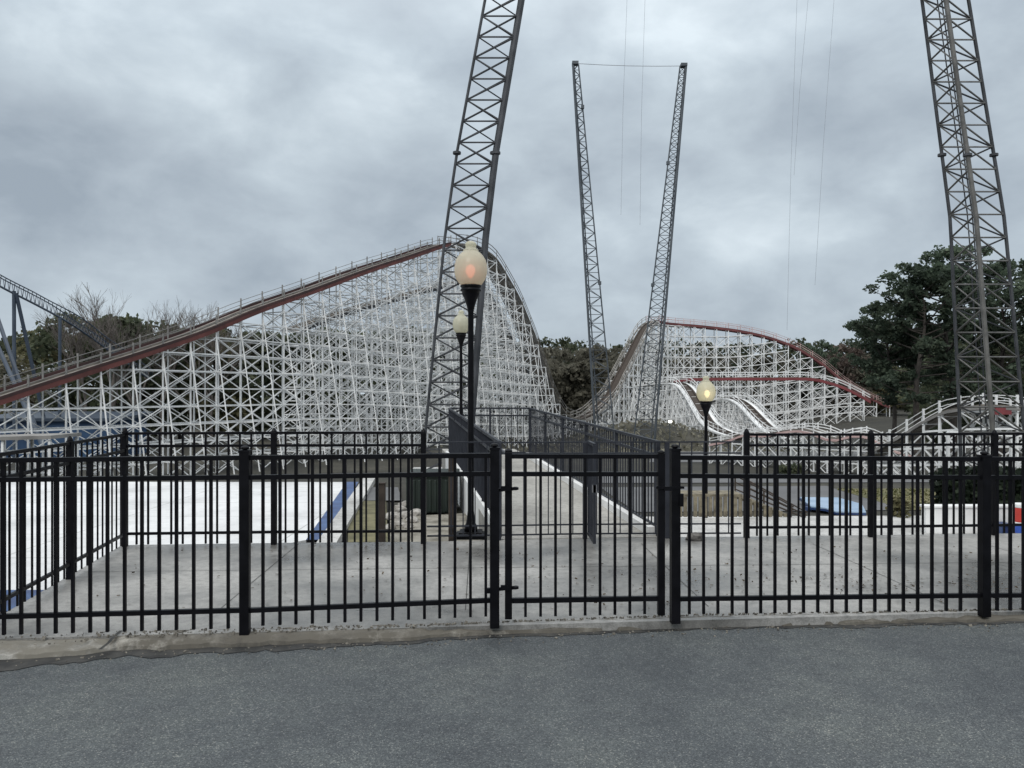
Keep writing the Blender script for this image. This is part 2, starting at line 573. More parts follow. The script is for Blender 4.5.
o0 = len(mb.v)
# the road runs a little way beneath the kerb so that no gap shows
mb.v = []
rows = [(-40.0, None), (0.0, None), (2.0, None)]
xsn = [p.x for p in front]
for p in front:
    mb.v.append(Vector((p.x * 6 if abs(p.x) > 8 else p.x, -40, RZ)))
for p in front:
    mb.v.append(Vector((p.x, p.y + 0.12, RZ)))
for i in range(nb - 1):
    mb.f.append((i, i + 1, nb + i + 1, nb + i))
struct(mb.build('road', M['asphalt']))

# kerb: rough broken strip with a sloping worn front
mb = MB()
rows_n = 6
kr = random.Random(11)
grid = []
for i, p in enumerate(front):
    px, py = edge_pts[i]
    dback = fd(px) + 0.10 if -400 < px < 1400 else p.y + 0.5
    col = []
    ray = Vector(((px - HX) / F, 1, 0))
    fy = p.y
    for j in range(rows_n + 1):
        t = j / rows_n
        if j == 0:
            y = fy; z = RZ - 0.03
        elif j == 1:
            y = fy + 0.012 + kr.uniform(0, .01); z = RZ + 0.028 + kr.uniform(-.006, .008)
        elif j == 2:
            y = fy + 0.05 + kr.uniform(0, 0.025); z = -0.010 + kr.uniform(-0.008, 0.004)
        else:
            tt = (j - 2) / (rows_n - 2)
            y = fy + 0.07 + (dback - fy - 0.07) * tt
            z = -0.004 + kr.uniform(-0.006, 0.004) + 0.004 * tt
        sl = smooth(330, 620, px) * 0.85
        if sl > 0 and j >= 1:
            tt2 = (y - fy) / (dback - fy)
            zs = RZ + .006 + (0.0 - RZ - .006) * min(1, tt2 * 1.15) ** .8 + kr.uniform(-.006, .006) * (1 if j < rows_n else 0)
            z = z * (1 - sl) + zs * sl
        if px < 100 and 2 <= j < rows_n:
            z -= 0.012
            y += 0.05 * (1 - (j - 2) / (rows_n - 2))
        if 98 <= px <= 118 and 1 <= j < rows_n - 1:
            z -= 0.022
        col.append(Vector((ray.x * y, y, z)))
    grid.append(col)
for col in grid:
    mb.v += col
w = rows_n + 1
mb2 = MB(); mb2.v = mb.v[:]
for i in range(nb - 1):
    for j in range(rows_n):
        a = i * w + j
        split = 101 + 19 * j / rows_n
        (mb2 if edge_pts[i][0] < split else mb).f.append((a, a + w, a + w + 1, a + 1))


def prune(b):
    used = sorted({k for f in b.f for k in f}); ix = {k: q for q, k in enumerate(used)}
    b.v = [b.v[k] for k in used]; b.f = [tuple(ix[k] for k in f) for f in b.f]


prune(mb); prune(mb2)
struct(mb.build('kerb', M['kerb']))
struct(mb2.build('kerb', M['kerb_pale']))

m = MB()
ck = [G(121, 631, 0), G(114, 637, 0), G(109, 643, 0), G(100, 650, 0)]
for p in ck:
    m.v.append(Vector((p.x - .012, p.y, .0035))); m.v.append(Vector((p.x + .010, p.y, .0035)))
for k in range(3): m.f.append((2 * k, 2 * k + 1, 2 * k + 3, 2 * k + 2))
struct(m.build('kerb_crack', M['silt']))
# dark damp silt lying along the foot of the kerb
m = MB(); gs = random.Random(21); wv = 0.1
for i, p in enumerate(front):
    px = edge_pts[i][0]
    base = .17 if px < 130 else (.10 if px < 340 else .04)
    wv = wv * .6 + .4 * base * gs.uniform(.3, 1.8)
    m.v.append(Vector((p.x, p.y + .02, RZ + .004))); m.v.append(Vector((p.x, p.y - wv, RZ + .004)))
for i in range(nb - 1):
    a = 2 * i; m.f.append((a, a + 1, a + 3, a + 2))
struct(m.build('gutter_silt', M['silt']))

# plaza slab behind the near fence
farL = [G(125, 546, 0), G(274, 544, 0), G(425, 543, 0)]
plaza_poly = [(-3.66, 5.08), (-3.2, 5.13), (3.49, 5.72), (12.0, 6.5), (16.0, 9.6), (3.6, 8.78), (2.7, 8.72), (1.75, 8.70), (-0.35, 8.50), (-0.95, 8.42), (-2.5, 8.36), (-4.18, 8.24)]
mb = MB(); mb.slab(plaza_poly, -1.7, 0.0)
struct(mb.build('plaza', M['plaza']))

m = MB()
for x in (-2.2, -.35, 1.5, 3.35, 5.2):
    m.v += [Vector((x - .003, 5.80 + .09 * x * .5, .003)), Vector((x + .003, 5.80 + .09 * x * .5, .003)), Vector((x - .10, 8.3, .003)), Vector((x - .107, 8.3, .003))]
    k = len(m.v); m.f.append((k - 4, k - 3, k - 2, k - 1))
m.v += [Vector((-3.9, 7.0, .003)), Vector((6, 7.45, .003)), Vector((6, 7.457, .003)), Vector((-3.9, 7.007, .003))]; k = len(m.v); m.f.append((k - 4, k - 3, k - 2, k - 1))
struct(m.build('expansion_joint', M['silt']))

# white pool basin floor beyond and left of the fences
pz = -0.30
pa = [(-26, 6.7), (-4.25, 6.85), (-4.05, 7.9), (-4.3, 8.0), G(306, 540, pz)[:2], G(347, 482, pz)[:2], (-30, 16.75)]
mb = MB(); mb.slab([(p[0], p[1]) for p in pa], pz - 0.25, pz)
struct(mb.build('pool_floor', M['pool']))
mb = MB()
e0 = G(306, 540, pz); e1 = G(347, 482, pz)
mb.v += [Vector((e0.x, e0.y, pz + .004)), Vector((e0.x + .27, e0.y, pz + .004)), Vector((e1.x + 0.25, e1.y, pz + .004)), Vector((e1.x, e1.y, pz + .004))]
mb.f.append((0, 1, 2, 3))
mb.slab([(-12, 5.85), (-3.86, 5.92), (-3.98, 6.55), (-12, 6.5)], pz - .1, -.045)
struct(mb.build('pool_border_stripe', M['blue_paint']))
# pale kerb right of the basin, then soil
mb = MB()
mb.slab([(-26, 4.6), (-3.72, 4.95), (-3.84, 5.91), (-26, 5.78)], pz - .25, -.05)
mb.slab([(e0.x + .33, e0.y - 1.2), (e0.x + .58, e0.y - 1.2), (e1.x + .55, e1.y + .3), (e1.x + .29, e1.y + .3)], pz - .25, pz + 0.05)
struct(mb.build('pool_coping', M['pale_conc']))
drape('tan_soil_patch', [G(348, 541, pz)[:2], G(388, 541, pz)[:2], G(386, 500, pz)[:2], G(348, 500, pz)[:2]], 0.045, M['tan_soil'])
drape('sandy_soil_patch', [G(389, 541, pz)[:2], G(500, 541, pz)[:2], G(470, 512, pz)[:2], G(389, 516, pz)[:2]], 0.045, M['sand_soil'])
drape('footpath', [G(346, 499, pz)[:2], G(402, 499, pz)[:2], G(398, 486, pz)[:2], G(350, 486, pz)[:2]], 0.035, M['far_asphalt'])

# lower yard on the right
yz = -1.45
drape('lower_concrete_yard', [(1.9, 9.2), (18, 9.8), (22, 19.5), (1.2, 19.0)], 0.012, M['pale_conc'], 20)
drape('grey_yard', [(3.2, 19.8), (10.4, 20.2), (10.8, 26.4), (3.0, 26.0)], 0.02, M['far_asphalt'], 14)
drape('grass_strip', [(10.4, 20.2), (34, 21.5), (36, 26.0), (10.8, 25.6)], 0.02, M['lawn'], 20)
drape('park_road', [(3.0, 27.2), (60, 28.5), (62, 34.5), (3.5, 33.0)], 0.02, M['far_asphalt'], 20)
drape('far_parking_lot', [(10.0, 56), (30, 56), (34, 84), (16, 84)], 0.03, M['far_asphalt'], 12)

# ------------------------------------------------------------------ fences
def near_post(px, ytop, ybot, parent, w=0.064):
    d = fd(px)
    top = P(px, ytop, d); bot = P(px, ybot, d)
    m = MB()
    h = top.z - 0.03 - (bot.z - 0.02)
    m.box((bot.x, d, bot.z - 0.02 + h / 2), (w, w, h), 0.086)
    po = m.build('post', M['black'], parent, bevel=0.003)
    m = MB()
    m.box((bot.x, d, top.z - 0.024), (w + .008, w + .008, 0.016), 0.086)
    m.lathe([(0.012, 0), (0.026, .005), (0.030, .014), (0.024, .024), (0.008, .030)], 12, (bot.x, d, top.z - 0.016))
    m.build('post_cap', M['black'], po)
    return po


def near_panel(pxs, x0, x1, rails, yend, ytop, parent, name='panel'):
    """rails: list of (y at x0, y at x1, height m)"""
    m = MB()
    for ya, yb, h in rails:
        m.beam(FP(x0, ya), FP(x1, yb), 0.030, h)
    for px in pxs:
        s = (px - x0) / (x1 - x0)
        m.beam(FP(px, ytop[0] + (ytop[1] - ytop[0]) * s), FP(px, yend[0] + (yend[1] - yend[0]) * s), 0.019)
    return m.build(name, M['black'], parent)


RH = 0.031
fl = thing('picket_fence', (FP(245, 633)), 'long black metal picket fence beside the road, left of its gate', 'fence')
near_post(245, 447.5, 633.5, fl); near_post(494.5, 445, 624.5, fl)
near_panel([4 + 17.25 * k for k in range(-12, 14)] , -215, 240, [(462.5, 457.8, RH), (482, 477.2, RH), (622, 610.2, RH)], (641, 628), (462, 457.5), fl)
near_post(-219, 455, 651, fl)
near_panel([263, 280, 296, 312.5, 328.7, 345, 361, 377, 392.7, 408.6, 424.5, 439.7, 455, 470.5, 485.8], 249, 491, [(457.6, 455.6, RH), (477.3, 473.6, RH), (610.3, 600.2, RH)], (626, 616), (457.6, 455.6), fl)
fr = thing('picket_fence', (FP(675, 620)), 'long black metal picket fence beside the road, right of its gate', 'fence')
near_post(675, 446, 620, fr); near_post(984.3, 452.7, 613.5, fr); near_post(1290, 455, 610, fr)
near_panel([689.3 + 14.27 * k for k in range(20)], 679, 979, [(457.6, 459, RH), (475.8, 477.4, RH), (598.8, 595.3, RH)], (614, 610.5), (457.6, 459), fr)
near_panel([997 + 13.2 * k for k in range(22)], 989, 1286, [(459, 459, RH), (477.4, 477, RH), (595.3, 594, RH)], (610.5, 609), (459, 459), fr)

gate = thing('gate', (FP(508, 618)), 'black metal picket gate in the roadside fence, closed between two posts', 'gate')
for px, yt, yb, nm in ((508.5, 449, 618.5, 'stile'), (661, 450.5, 614.8, 'stile')):
    d = fd(px); t = P(px, yt, d); b_ = P(px, yb, d)
    m = MB(); m.beam(b_, t - Vector((0, 0, .02)), 0.05, 0.05)
    m.lathe([(0.026, 0), (0.028, .008), (0.018, .018), (0.006, .022)], 12, (t.x, t.y, t.z - .02))
    m.build(nm, M['black'], gate, bevel=0.003)
near_panel([525.5, 540.6, 555.5, 570.3, 585.1, 600, 614.9, 629.8, 644.6], 512, 657.5, [(456.3, 456.3, RH), (474, 474, RH), (600.5, 598.3, 0.034)], (617, 613.5), (456.3, 456.3), gate)
for y in (488.5, 587.5):
    m = MB()
    m.beam(FP(495, y + 2), FP(515, y), 0.02, 0.022)
    p = FP(506, y, -0.03); m.box(p, (0.075, 0.02, 0.034), 0.086)
    m.lathe([(0.010, -.012), (0.022, -.008), (0.022, .008), (0.010, .012)], 10, FP(515.5, y, -0.035))
    if y > 500:
        m.box(FP(489.5, y + 3.0), (0.034, 0.03, 0.034), 0.086)
    m.build('hinge', M['black'], gate)
m = MB()
m.beam(FP(656, 487.5, -.03), FP(684, 487.5, -.03), 0.016, 0.018)
m.box(FP(668, 488.5, -.03), (0.06, 0.022, 0.03), 0.086)
m.box(FP(681, 500, -.03), (0.03, 0.03, 0.09), 0.086)
m.build('latch', M['black'], gate)


def fence_run(label, pts, posts, rails, step, pick, zend, ztop, postw, mat, rw=0.028, posttop=1.255, ph=0.02, cat='fence', name='picket_fence'):
    """pts: polyline base points (Vector, z=base); rails heights; pickets at step"""
    root = thing(name, pts[0], label, cat)
    for p, top in posts:
        m = MB()
        m.box((p[0], p[1], p[2] + (top - 0.05) / 2 - 0.01), (postw, postw, top - 0.05 + .02))
        po = m.build('post', mat, root, bevel=0.003)
        m = MB(); m.lathe([(postw * .5, 0), (postw * .5, .01), (postw * .35, .03), (postw * .1, .045)], 10, (p[0], p[1], p[2] + top - 0.05)); m.build('post_cap', mat, po)
    for a, b in zip(pts, pts[1:]):
        m = MB()
        for h in rails:
            z = Vector((0, 0, h)); m.beam(a + z, b + z, 0.026, rw)
        L = (b - a).length; n = max(2, round(L / step))
        for k in range(1, n):
            p = a.lerp(b, k / n)
            m.beam(p + Vector((0, 0, zend)), p + Vector((0, 0, ztop)), pick)
        m.build('panel', mat, root)
    return root


rails3 = [0.135, 1.065, 1.20]
c0 = G(125, 546.5); c1 = G(274, 544.5); c2 = G(423.5, 543.5)
fence_run('black picket fence standing in front of the white pool floor', [c0, c1, c2], [(c1, 1.26), (c2, 1.25)], rails3, 0.122, 0.018, 0.02, 1.20, 0.056, M['black'])
s1 = G(70, 579); s2 = Vector((-3.64, 5.30, 0))
s0 = Vector((c0.x - .0, c0.y, 0))
fence_run('black picket fence running back from the road along the left pool edge', [s0, s1, s2], [(s0, 1.27), (s1, 1.26)], [0.135, 1.02, 1.19], 0.125, 0.0125, 0.03, 1.19, 0.05, M['black'])
r0 = G(746.5, 537.6); r1 = G(871, 537); r2 = G(994.5, 535.2); r3 = Vector((8.8, 9.1, 0))
fence_run('black picket fence at the back right of the damp plaza', [r0, r1, r2, r3], [(r0, 1.235), (r1, 1.22), (r2, 1.215), (r3, 1.22)], [0.115, 1.04, 1.16], 0.118, 0.018, 0.02, 1.16, 0.058, M['black'])
# thin middle fence with its half-open gate leaf
t0 = G(427, 541); t1 = G(499, 540); t2 = G(585, 538.6); t3 = G(667, 538.2); t4 = G(741, 538)
thin = fence_run('thin low black fence across the foot of the concrete ramp', [t0, t1], [], [0.055, 0.16, 0.96, 1.085], 0.135, 0.012, 0.055, 1.085, 0.05, M['black2'], rw=0.016)
for a, b in ((t1, t2), (t2, t3), (t3, t4)):
    m = MB()
    for h in (0.055, 0.16, 0.955, 1.08):
        m.beam(a + Vector((0, 0, h)), b + Vector((0, 0, h)), 0.016, 0.016)
    n = round((b - a).length / 0.135)
    for k in range(1, n):
        p = a.lerp(b, k / n); m.beam(p + Vector((0, 0, .055)), p + Vector((0, 0, 1.08)), 0.012)
    m.build('panel', M['black2'], thin)
for p in (t1, t2, t3):
    m = MB(); m.box((p.x, p.y + .0, .54), (0.05, 0.05, 1.08)); m.build('post', M['black2'], thin, bevel=.003)
g0 = G(587, 538.6) + Vector((0.02, -.03, 0)); g1 = G(594.5, 547.5)
gl = thing('gate', g0, 'narrow black gate leaf swung open at the foot of the ramp', 'gate')
m = MB()
for h in (0.06, 1.08):
    m.beam(g0 + Vector((0, 0, h)), g1 + Vector((0, 0, h)), 0.03, 0.035)
for k in range(0, 6):
    p = g0.lerp(g1, k / 5); m.beam(p + Vector((0, 0, .04)), p + Vector((0, 0, 1.08)), 0.03 if k in (0, 5) else 0.016)
m.build('panel', M['black2'], gl)
m = MB(); m.box(g1 + Vector((0, 0, .62)), (0.05, .03, .08)); m.build('latch', M['alu'], gl)

# ------------------------------------------------------------------ ramp
L0 = Vector((-0.168, 8.55, 0)); L1 = Vector((-1.41, 17.0, 0.20)); R0 = Vector((1.66, 8.68, 0)); R1 = Vector((0.41, 17.0, 0.20))
L2 = Vector((-1.41 - .35, 19.4, 0.20)); R2 = Vector((0.41 - .35, 19.4, 0.20))
m = MB()
lo = [(-1.6), (-1.6), (-1.6)]
ring = [(L0, L1, L2), (R0, R1, R2)]
pts = [L0, L1, L2, R2, R1, R0]
o = 0
for p in pts: m.v.append(Vector((p.x, p.y, p.z + 0.004)))
for p in pts: m.v.append(Vector((p.x, p.y, -1.7)))
m.f += [(0, 5, 4, 1), (1, 4, 3, 2)]
for k in range(6):
    a, b = k, (k + 1) % 6
    m.f.append((a, b, b + 6, a + 6))
rampo = struct(m.build('ramp', M['ramp']))
m = MB()
m.beam(R0 + Vector((-.06, 0.1, .05)), R1 + Vector((-.06, 0, .05)), 0.10, 0.10)
struct(m.build('ramp_kerb', M['white_paint']))
# white side wall on the left of the ramp
m = MB()
lo0 = Vector((L0.x, L0.y + .5, 0)); off = Vector((-0.06, -0.01, 0))
for p in (lo0, L1):
    for o2 in (off, off * 0.1):
        m.v.append(Vector((p.x + o2.x, p.y, -0.6))); m.v.append(Vector((p.x + o2.x, p.y, p.z + 0.14)))
m.f += [(0, 1, 5, 4), (2, 6, 7, 3), (1, 3, 7, 5), (0, 2, 3, 1), (4, 5, 7, 6)]
tag(m.build('side_wall', M['white_paint']), 'white painted side wall along the left of the ramp', 'wall')


def railing(label, a, b, h, step, post_n, name='railing', base=0.10, cat='railing'):
    root = thing(name, a, label, cat)
    m = MB()
    for z in (base, h - 0.16, h):
        m.beam(a + Vector((0, 0, z)), b + Vector((0, 0, z)), 0.035, 0.035)
    n = round((b - a).length / step)
    for k in range(1, n):
        p = a.lerp(b, k / n)
        m.beam(p + Vector((0, 0, base)), p + Vector((0, 0, h)), 0.0145)
    m.build('panel', M['black2'], root)
    for k in range(post_n + 1):
        p = a.lerp(b, k / post_n)
        q = MB(); q.beam(p + Vector((0, 0, -.02)), p + Vector((0, 0, h + .015)), 0.045); q.build('post', M['black2'], root)
    q = MB(); dirv = (b - a).cross(Vector((0, 0, 1))).normalized() * 0.07
    if a.x < 0: dirv = dirv
    else: dirv = -dirv
    if a.x < 0 and b.y > a.y + 3:
        q.tube([a + dirv + Vector((0, 0, h - .12)), b + dirv + Vector((0, 0, h - .12))], 0.018, 8)
        q.build('handrail', M['alu'], root)
    return root


La = Vector((L0.x, L0.y + .12, 0.0)); Ra = Vector((R0.x, R0.y + .06, 0.0))
railing('black picket railing on the left side of the ramp', La + Vector((.03, 0, 0)), L1 + Vector((.03, 0, 0)), 1.07, 0.115, 5)
railing('black picket railing on the right side of the ramp', Ra, R1, 1.07, 0.115, 5)
railing('black picket railing across the far end of the ramp landing', Vector((L1.x + .05, 17.06, .2)), Vector((R1.x - .02, 17.04, .2)), 1.08, 0.13, 2)

# timber posts, cabinet, stones left of the ramp
def timber_post(px, ytop, ybot, zb, lab):
    p = G(px, ybot, zb); t = P(px, ytop, p.y)
    m = MB(); m.box((p.x, p.y, (p.z - .1 + t.z) / 2), (0.085, 0.085, t.z - p.z + .1)); m.box((p.x, p.y, t.z + .01), (0.10, 0.10, 0.02))
    o = m.build('timber_post', M['dark_wood'], bevel=.006, origin=(p.x, p.y, p.z)); tag(o, lab, 'post')


timber_post(452.5, 455, 540.5, -.02, 'dark brown timber post left of the tall lamp post')
timber_post(382, 484, 541, -.3, 'dark leaning timber post beside the pale stones and tan soil')
gb = thing('storage_bin', G(430, 513, -.33), 'dark green ribbed storage bin left of the ramp', 'bin')
bp_ = G(430, 513, -.33)
bw = 48 / F * bp_.y
m = MB(); m.box((bp_.x, bp_.y + .45, bp_.z + .29), (bw, .9, .58))
for k in range(9):
    m.box((bp_.x - bw / 2 + bw * (k + .5) / 9, bp_.y - .012, bp_.z + .28), (0.04, 0.03, .52))
m.build('body', M['green_box'], gb, bevel=.01)
m = MB(); m.box((bp_.x, bp_.y + .45, bp_.z + .605), (bw + .06, .98, .05)); m.build('lid', M['green_box'], gb, bevel=.01)
rs = random.Random(5)


def rock_mesh(name, mat, seed, sx=1, sy=1, sz=.7):
    r = random.Random(seed)
    import bmesh
    bm = bmesh.new(); bmesh.ops.create_icosphere(bm, subdivisions=2, radius=1)
    for vv in bm.verts:
        vv.co *= r.uniform(.8, 1.15)
        vv.co.x *= sx; vv.co.y *= sy; vv.co.z *= sz
        if vv.co.z < -0.3 * sz: vv.co.z = -0.3 * sz
    me = bpy.data.meshes.new(name); bm.to_mesh(me); bm.free(); me.materials.append(mat)
    return me


rocks = [rock_mesh('stone', M['stone'], s) for s in range(3)]
k = 0
for px, py, s in ((392, 518, .13), (399, 512, .14), (406, 517, .12), (397, 524, .11), (404, 507, .13), (412, 521, .10), (390, 528, .09), (408, 527, .09), (416, 514, .11)):
    o = bpy.data.objects.new('stone', rocks[k % 3]); C.objects.link(o)
    p = G(px, py, pz); o.location = (p.x, p.y, ground_z(p.x, p.y) + .045 + s * .2); o.scale = (s, s, s); o.rotation_euler = (0, 0, k * 1.3)
    tag(o, 'pale broken stone in the small heap beside the dark green bin', 'stone', 'pale stones heaped beside the dark green bin'); k += 1
p = G(695, 540, 0)
o = bpy.data.objects.new('stone', rock_mesh('stone', M['greystone'], 9, 1.3, .9, .8)); C.objects.link(o); o.location = (p.x, p.y, .025); o.scale = (.085, .085, .085)
tag(o, 'dark grey rock at the plaza edge right of the ramp', 'stone')

# pale block, plank stair, blue panel, white wall, shrub, hedge, barrel on the lower right
pzb = -0.86
m = MB(); xa = lambda px, d: (px - HX) / F * d
m.slab([(xa(672, 12.9), 12.9), (xa(806, 12.9), 12.9), (xa(808, 15.3), 15.3), (xa(676, 15.3), 15.3)], -1.5, pzb)
tag(m.build('concrete_block', M['pale_conc'], bevel=.02), 'raised pale concrete block at the foot of the timber stair', 'block')

st = thing('stairs', Vector((3.7, 15.2, yz)), 'tan timber stair with dark sloping handrails down to the lower yard', 'stairs')
dS = 15.4
m = MB()
for k in range(26):
    px0 = 678 + k * 5.0
    if px0 > 806: break
    yt = 497 if px0 < 742 else 497 + (px0 - 742) * 0.40
    a = P(px0 + 2.3, yt, dS); 
    if a.z < pzb + .04: break
    m.box((a.x, dS, (a.z + pzb) / 2), (0.070, 0.03, a.z - pzb))
m.build('plank_side', M['tan_wood'], st)
m = MB()
for k in range(7):
    px0 = 742 + k * 9
    a = P(px0 + 4, 499 + k * 3.8, dS)
    if a.z > pzb: m.box((a.x + .02, dS + .35, a.z - .02), (0.2, .62, 0.04))
a = P(710, 496.5, dS); m.box((a.x, dS + .3, a.z + .02), (1.3, .6, .05))
m.build('tread', M['tan_wood'], st)
for dd in (dS - .05, dS + .68):
    m = MB()
    for dy in (0, 9, 18):
        m.tube([P(745, 487 + dy * .8 - 8, dS) + Vector((0, dd - dS, 0)), P(806, 516 + dy * .35 - 4, dS) + Vector((0, dd - dS, 0))], 0.016, 6)
    for px0 in (745, 760, 775, 790, 804):
        yt = 479 + (px0 - 745) * 0.54
        a = P(px0, yt, dS) + Vector((0, dd - dS, 0)); m.tube([a, Vector((a.x, a.y, max(pzb, a.z - .6)))], 0.018, 6)
    m.build('handrail', M['dark_wood'], st)

bl = thing('slide_section', G(832, 512, yz), 'pale blue flat slide section lying on the lower yard', 'slide')
m = MB()
q = [G(800, 498, yz + .12), G(811, 507.5, yz + .1), G(826, 509, yz + .12), G(836, 512.5, yz + .06), G(866, 513, yz + .08), G(862, 505, yz + .12), G(838, 498.5, yz + .12)]
n = len(q)
for zz in (0, .03):
    for p in q: m.v.append(p + Vector((0, 0, zz)))
m.f += [tuple(range(n, 2 * n)), tuple(reversed(range(n)))]
for k in range(n): m.f.append((k, (k + 1) % n, (k + 1) % n + n, k + n))
m.build('panel', M['tarp_blue'], bl)
m = MB()
for a, b in zip(q[:4], q[1:5]):
    m.beam(a + Vector((.0, .02, -.03)), b + Vector((0, .02, -.03)), 0.03, 0.05)
for p in (q[1], q[3], q[4]):
    m.box(p + Vector((0, .2, -.06)), (.1, .2, .1))
m.build('rim', M['navy'], bl)

m = MB()
wa = P(926, 524, 16.8); wb = P(1100, 524, 16.8)
m.box(((wa.x + wb.x) / 2, 16.9, yz + .28), (wb.x - wa.x, .2, .56))
wl = thing('low_wall', ((wa.x + wb.x) / 2, 16.9, yz), 'long low white wall in front of the dark hedge', 'wall')
m.build('wall_body', M['white_paint'], wl, bevel=.01)
m = MB(); m.box(((wa.x + wb.x) / 2, 16.9, yz + .585), (wb.x - wa.x + .08, .28, .045)); m.build('coping', M['white_paint'], wl, bevel=.008)

bc = G(1024, 541, yz)
br = thing('barrel', bc, 'red barrel with white and blue bands behind the right fence', 'barrel')
R_ = 9.5 / F * bc.y
def band(z0, z1, mat, nm, rr=1.0):
    m = MB(); m.lathe([(R_ * rr * .98, z0), (R_ * rr, z0 + .015), (R_ * rr, z1 - .015), (R_ * rr * .98, z1)], 28, bc); m.build(nm, mat, br, smooth=False)
band(0, .17, M['redpaint'], 'base'); band(.17, .36, M['bluepaint'], 'blue_band', 1.01); band(.36, .40, M['white_paint'], 'white_band', 1.015); band(.40, .70, M['redpaint'], 'body'); band(.70, .77, M['white_paint'], 'lid', 1.03)
bb = G(1008, 537, yz)
m = MB(); m.box((bb.x, bb.y + .2, yz + .12), (.3, .5, .22)); m.box((bb.x, bb.y + .2, yz + .245), (.34, .54, .03)); tag(m.build('crate', M['navy'], bevel=.015, origin=(bb.x, bb.y, yz)), 'low navy blue crate standing beside the red barrel', 'crate')

# ------------------------------------------------------------------ lamp posts
def make_lamp(loc, label, bulb, scale=1.0, yaw=0):
    root = thing('street_lamp', loc, label, 'lamp', 'globe lamp posts')
    s = scale
    def lt(prof, nm, mat, n=20, smooth=True, par=None):
        m = MB(); m.lathe([(r * s, z * s) for r, z in prof], n, loc); return m.build(nm, mat, root, smooth=smooth)
    m = MB(); m.box(Vector(loc) + Vector((0, 0, .02 * s)), (.34 * s, .34 * s, .04 * s)); m.box(Vector(loc) + Vector((0, 0, .055 * s)), (.26 * s, .26 * s, .03 * s)); m.build('base_plate', M['black'], root, bevel=.005)
    lt([(.075, .06), (.075, .12), (.055, .16), (.045, .22), (.036, .3), (.034, 1.6), (.032, 2.55), (.036, 2.57), (.036, 2.59), (.032, 2.6)], 'pole', M['black'], 16)
    lt([(.036, 2.58), (.045, 2.62), (.07, 2.70), (.098, 2.76), (.10, 2.79), (.118, 2.795), (.118, 2.815), (.108, 2.82), (.108, 2.835), (.12, 2.84), (.12, 2.86), (.10, 2.865)], 'collar', M['black'], 24)
    lt([(.112, 2.86), (.135, 2.885), (.165, 2.93), (.183, 2.985), (.188, 3.04), (.182, 3.10), (.168, 3.15), (.14, 3.195), (.112, 3.225), (.092, 3.24), (.085, 3.252), (.088, 3.262), (.072, 3.268), (.058, 3.285), (.06, 3.30), (.066, 3.318), (.06, 3.34), (.04, 3.357), (.008, 3.365)], 'globe', M['globe'], 32)
    m = MB(); m.lathe([(.01 * s, 2.93 * s), (.03 * s, 2.95 * s), (.055 * s, 3.0 * s), (.05 * s, 3.05 * s), (.02 * s, 3.08 * s)], 14, (loc[0], loc[1] - .085 * s, loc[2])); m.build('bulb', bulb, root, smooth=True)
    return root


lp = G(470.8, 537, 0)
make_lamp(Vector((lp.x, lp.y, 0)), 'tall black globe lamp glowing pink beside the ramp foot, nearest of the lamps', M['bulb_pink'], .995)
make_lamp(Vector((-1.06, 16.0, .18)), 'unlit cream globe lamp on black post behind the tall pink-lit lamp', M['bulb_off'], .94)
make_lamp(Vector((3.91, 15.5, -1.45)), 'black globe lamp with warm light at the right of the ramp', M['bulb_warm'], 1.015)

# ------------------------------------------------------------------ lattice masts
def interp(poly, y):
    return lerp_table(poly, y)


def arch_mast(label, d, chords, bays, rads, mats, y_top, y_bot, name='lattice_mast'):
    """chords: three polylines [(y,px)...] with depth offsets, as image measures at depth d"""
    root = thing(name, P(interp(chords[1][0], y_bot), y_bot, d), label, 'mast')
    def pt(ci, y):
        poly, dz = chords[ci]
        return P(interp(poly, y), y, d + dz)
    for ci in range(3):
        m = MB(); ys = [y_bot + (y_top - y_bot) * k / 24 for k in range(25)]
        m.tube([pt(ci, y) for y in ys], rads[ci], 8)
        m.build('chord', mats[ci], root)
    y = y_bot; k = 0
    faces = [MB(), MB(), MB()]
    while y > y_top:
        y2 = y - bays(y)
        for fi, (a, b) in enumerate(((0, 1), (1, 2), (0, 2))):
            mm = faces[fi]
            r = 0.030
            mm.tube([pt(a, y), pt(b, y)], r, 5, False)
            if fi == 1:
                mm.tube([pt(b, y), pt(a, y2)], r * 1.05, 5, False)
            elif fi == 0:
                mm.tube([pt(a, y), pt(b, y2)], r * 1.15, 5, False)
                mm.tube([pt(b, y), pt(a, y2)], r * .8, 5, False)
            else:
                if k % 2: mm.tube([pt(a, y), pt(b, y2)], r, 5, False)
                else: mm.tube([pt(b, y), pt(a, y2)], r, 5, False)
        y = y2; k += 1
    for fi, mm in enumerate(faces):
        mm.build('bracing', mats[3 + fi], root)
    return root, pt


def ext(poly, y_top, slope):
    y0, x0 = poly[0]
    return [(y_top, x0 + slope * (y0 - y_top))] + poly


dT = 26.0
base_y = 472.0
lc = ext([(0, 504 - 19), (155, 456.5), (240, 444.5), (430, 425.5), (480, 421.5)], -230, .19)
rc = ext([(0, 522), (155, 496), (240, 486), (412, 473), (480, 469)], -230, .168)
mc = ext([(0, 519.5), (155, 493.5), (240, 483.5), (412, 470.5), (480, 466.5)], -230, .168)
S_ = M['steel']
mastL, ptL = arch_mast('tall curved dark lattice mast rising behind the pink-lit lamp', dT, [(lc, 0.3), (mc, 1.45), (rc, 0.0)], lambda y: 20.7 + max(0, y) * 0.004, (.05, .055, .095), (S_, S_, S_, S_, S_, S_), -230, base_y)
lc2 = ext([(0, 922), (220, 950.3), (415, 959.5), (485, 961.5)], -230, -.135)
mc2 = ext([(0, 946), (220, 976.5), (415, 991.5), (485, 996)], -230, -.15)
rc2 = ext([(0, 968.5), (220, 1004.5), (415, 1023), (485, 1029)], -230, -.165)
